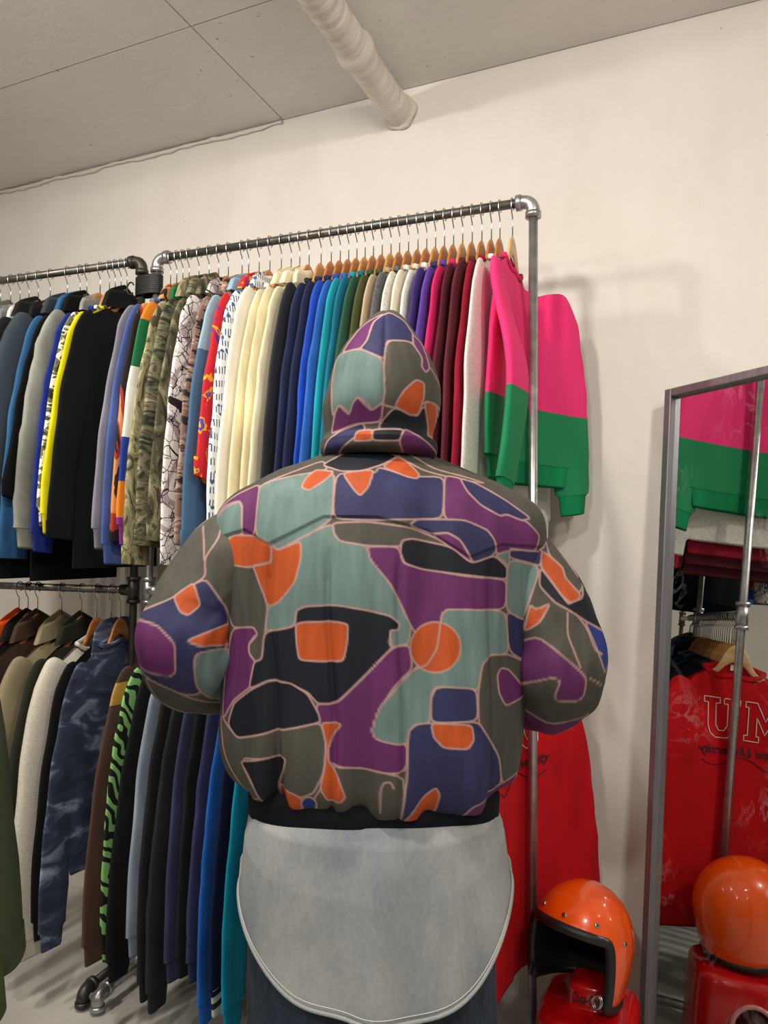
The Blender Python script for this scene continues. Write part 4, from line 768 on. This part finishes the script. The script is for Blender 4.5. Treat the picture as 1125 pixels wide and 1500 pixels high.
V, F = text_mesh('Coca-Cola', .030, .3, .0006); mesh('script_lettering', np.stack([V[:, 0]*.52, -crate_hw(V[:, 1]+.264)*1.06-.0008, V[:, 1]+.264], 1), F, plain('black_print', '#1a181a', .7), cr, False)
hel = empty('motorcycle_helmet', (HX, HY, HZ_), rot=(math.radians(-15), math.radians(3), -.34)); tag(hel, 'glossy orange open-face motorcycle helmet with black rubber trim', 'helmet')
# local -y is the face side
def shell(az, el, k=1.):
    ce, se = np.cos(el), np.sin(el); hz = np.where(el < 0, np.abs(ce)**.28, ce); tuck = np.where(el < 0, 1-.05*se**2, 1)
    return np.stack([.114*k*hz*np.sin(az)*tuck, -.132*k*hz*np.cos(az)*tuck+.004, np.where(se > 0, .128, .150)*k*se], -1)
az = np.radians(np.sort(np.concatenate([np.linspace(-180, 180, 73)[:-1], np.linspace(-82, -58, 25), np.linspace(58, 82, 25)])))
az = np.unique(np.round(az, 5)); ad = np.degrees(np.abs(az)); sm_ = np.clip((ad-56)/(78-56), 0, 1); sm_ = sm_*sm_*(3-2*sm_)
emin = np.radians(np.where(ad < 56, 17-3*(ad/56)**2, 14-sm_*64)); emin = np.where(ad > 100, np.radians(-50+8*np.clip((ad-100)/60, 0, 1)), emin)
rows = np.linspace(0, 1, 40); R = [shell(az, np.pi/2*.999+(emin-np.pi/2*.999)*r_) for r_ in rows]
t = NT('orange_gloss'); t.b.inputs['Coat Weight'].default_value = 1.; t.b.inputs['Coat Roughness'].default_value = .03; M_ORG = t.col(lin('#fb5800'), .25)
b = MB(); b.loft(R, caps=(True, False)); b.build('shell', M_ORG, hel)
R = [shell(az, np.pi/2*.999+(emin-np.pi/2*.999)*r_, .90) for r_ in rows]; b = MB(); b.loft(R, caps=(True, False)); b.build('liner', plain('black_liner', '#101012', .9), hel)
e = shell(az, emin, .965); M_RUB = plain('black_rubber', '#191a1c', .45); b = MB(); b.tube(e, .0115, 10, up=(0, 0, 1), loop=True); b.build('rubber_trim', M_RUB, hel)
for d in (-78, -38, 2, 42, 80):
    a_ = np.radians(d); p0 = shell(a_, np.radians(28 if abs(d) < 60 else 14)); nrm = p0/np.array([.114**2, .132**2, .128**2]); nrm /= np.linalg.norm(nrm)
    b = MB(); b.tube([p0-nrm*.002, p0+nrm*.003, p0+nrm*.0036], [.0056, .0056, .004], 14, up=(.1, .2, .9)); sn_ = b.build('snap', M_HOOK, hel); b = MB(); b.tube([p0+nrm*.003, p0+nrm*.0046], [.0026, .0022], 10, up=(.1, .2, .9)); b.build('snap_centre', plain('snap_dark', '#2c2c2e', .4), sn_)
for sd in (-1, 1):
    p0 = shell(np.radians(sd*72.), np.radians(-38), .90); P = spl([p0, p0+np.array([-sd*.002, -.012, -.006]), p0+np.array([-sd*.004, -.020, -.014]), p0+np.array([-sd*.005, -.024, -.024])], 16)
    b = MB(); b.tube(P, .009, 8, flat=.25, up=(0, 1, 0)); st = b.build('chin_strap', M_RUB, hel)
    if sd > 0:
        for k in range(2):
            c0_ = P[9]+np.array([0., -.010-.004*k, .004]); q = np.linspace(0, 2*np.pi, 16, endpoint=False); b = MB(); b.tube(c0_+np.stack([.010*np.cos(q), -.004*k+0*q, .013*np.sin(q)], 1), .0018, 6, up=(0, 1, 0), loop=True); b.build('d_ring', M_HOOK, st)
bpy.context.view_layer.update(); low = min((o.matrix_world @ v.co).z for o in hel.children if o.name.split('.')[0] in ('shell', 'liner', 'rubber_trim') for v in o.data.vertices)
hel.location.z += .2535-low                                # the trim rests on the rim of the crate
# cable on the floor behind the crate
b = MB(); b.tube(spl([(-.36, -.16, .006), (-.26, -.10, .006), (-.17, -.19, .006), (-.10, -.26, .006), (-.12, -.36, .006), (-.02, -.42, .006), (.12, -.62, .006)], 60), .004, 8); tag(b.build('power_cable', M_RUB), 'thin black cable on the floor beside the mirror', 'cable')
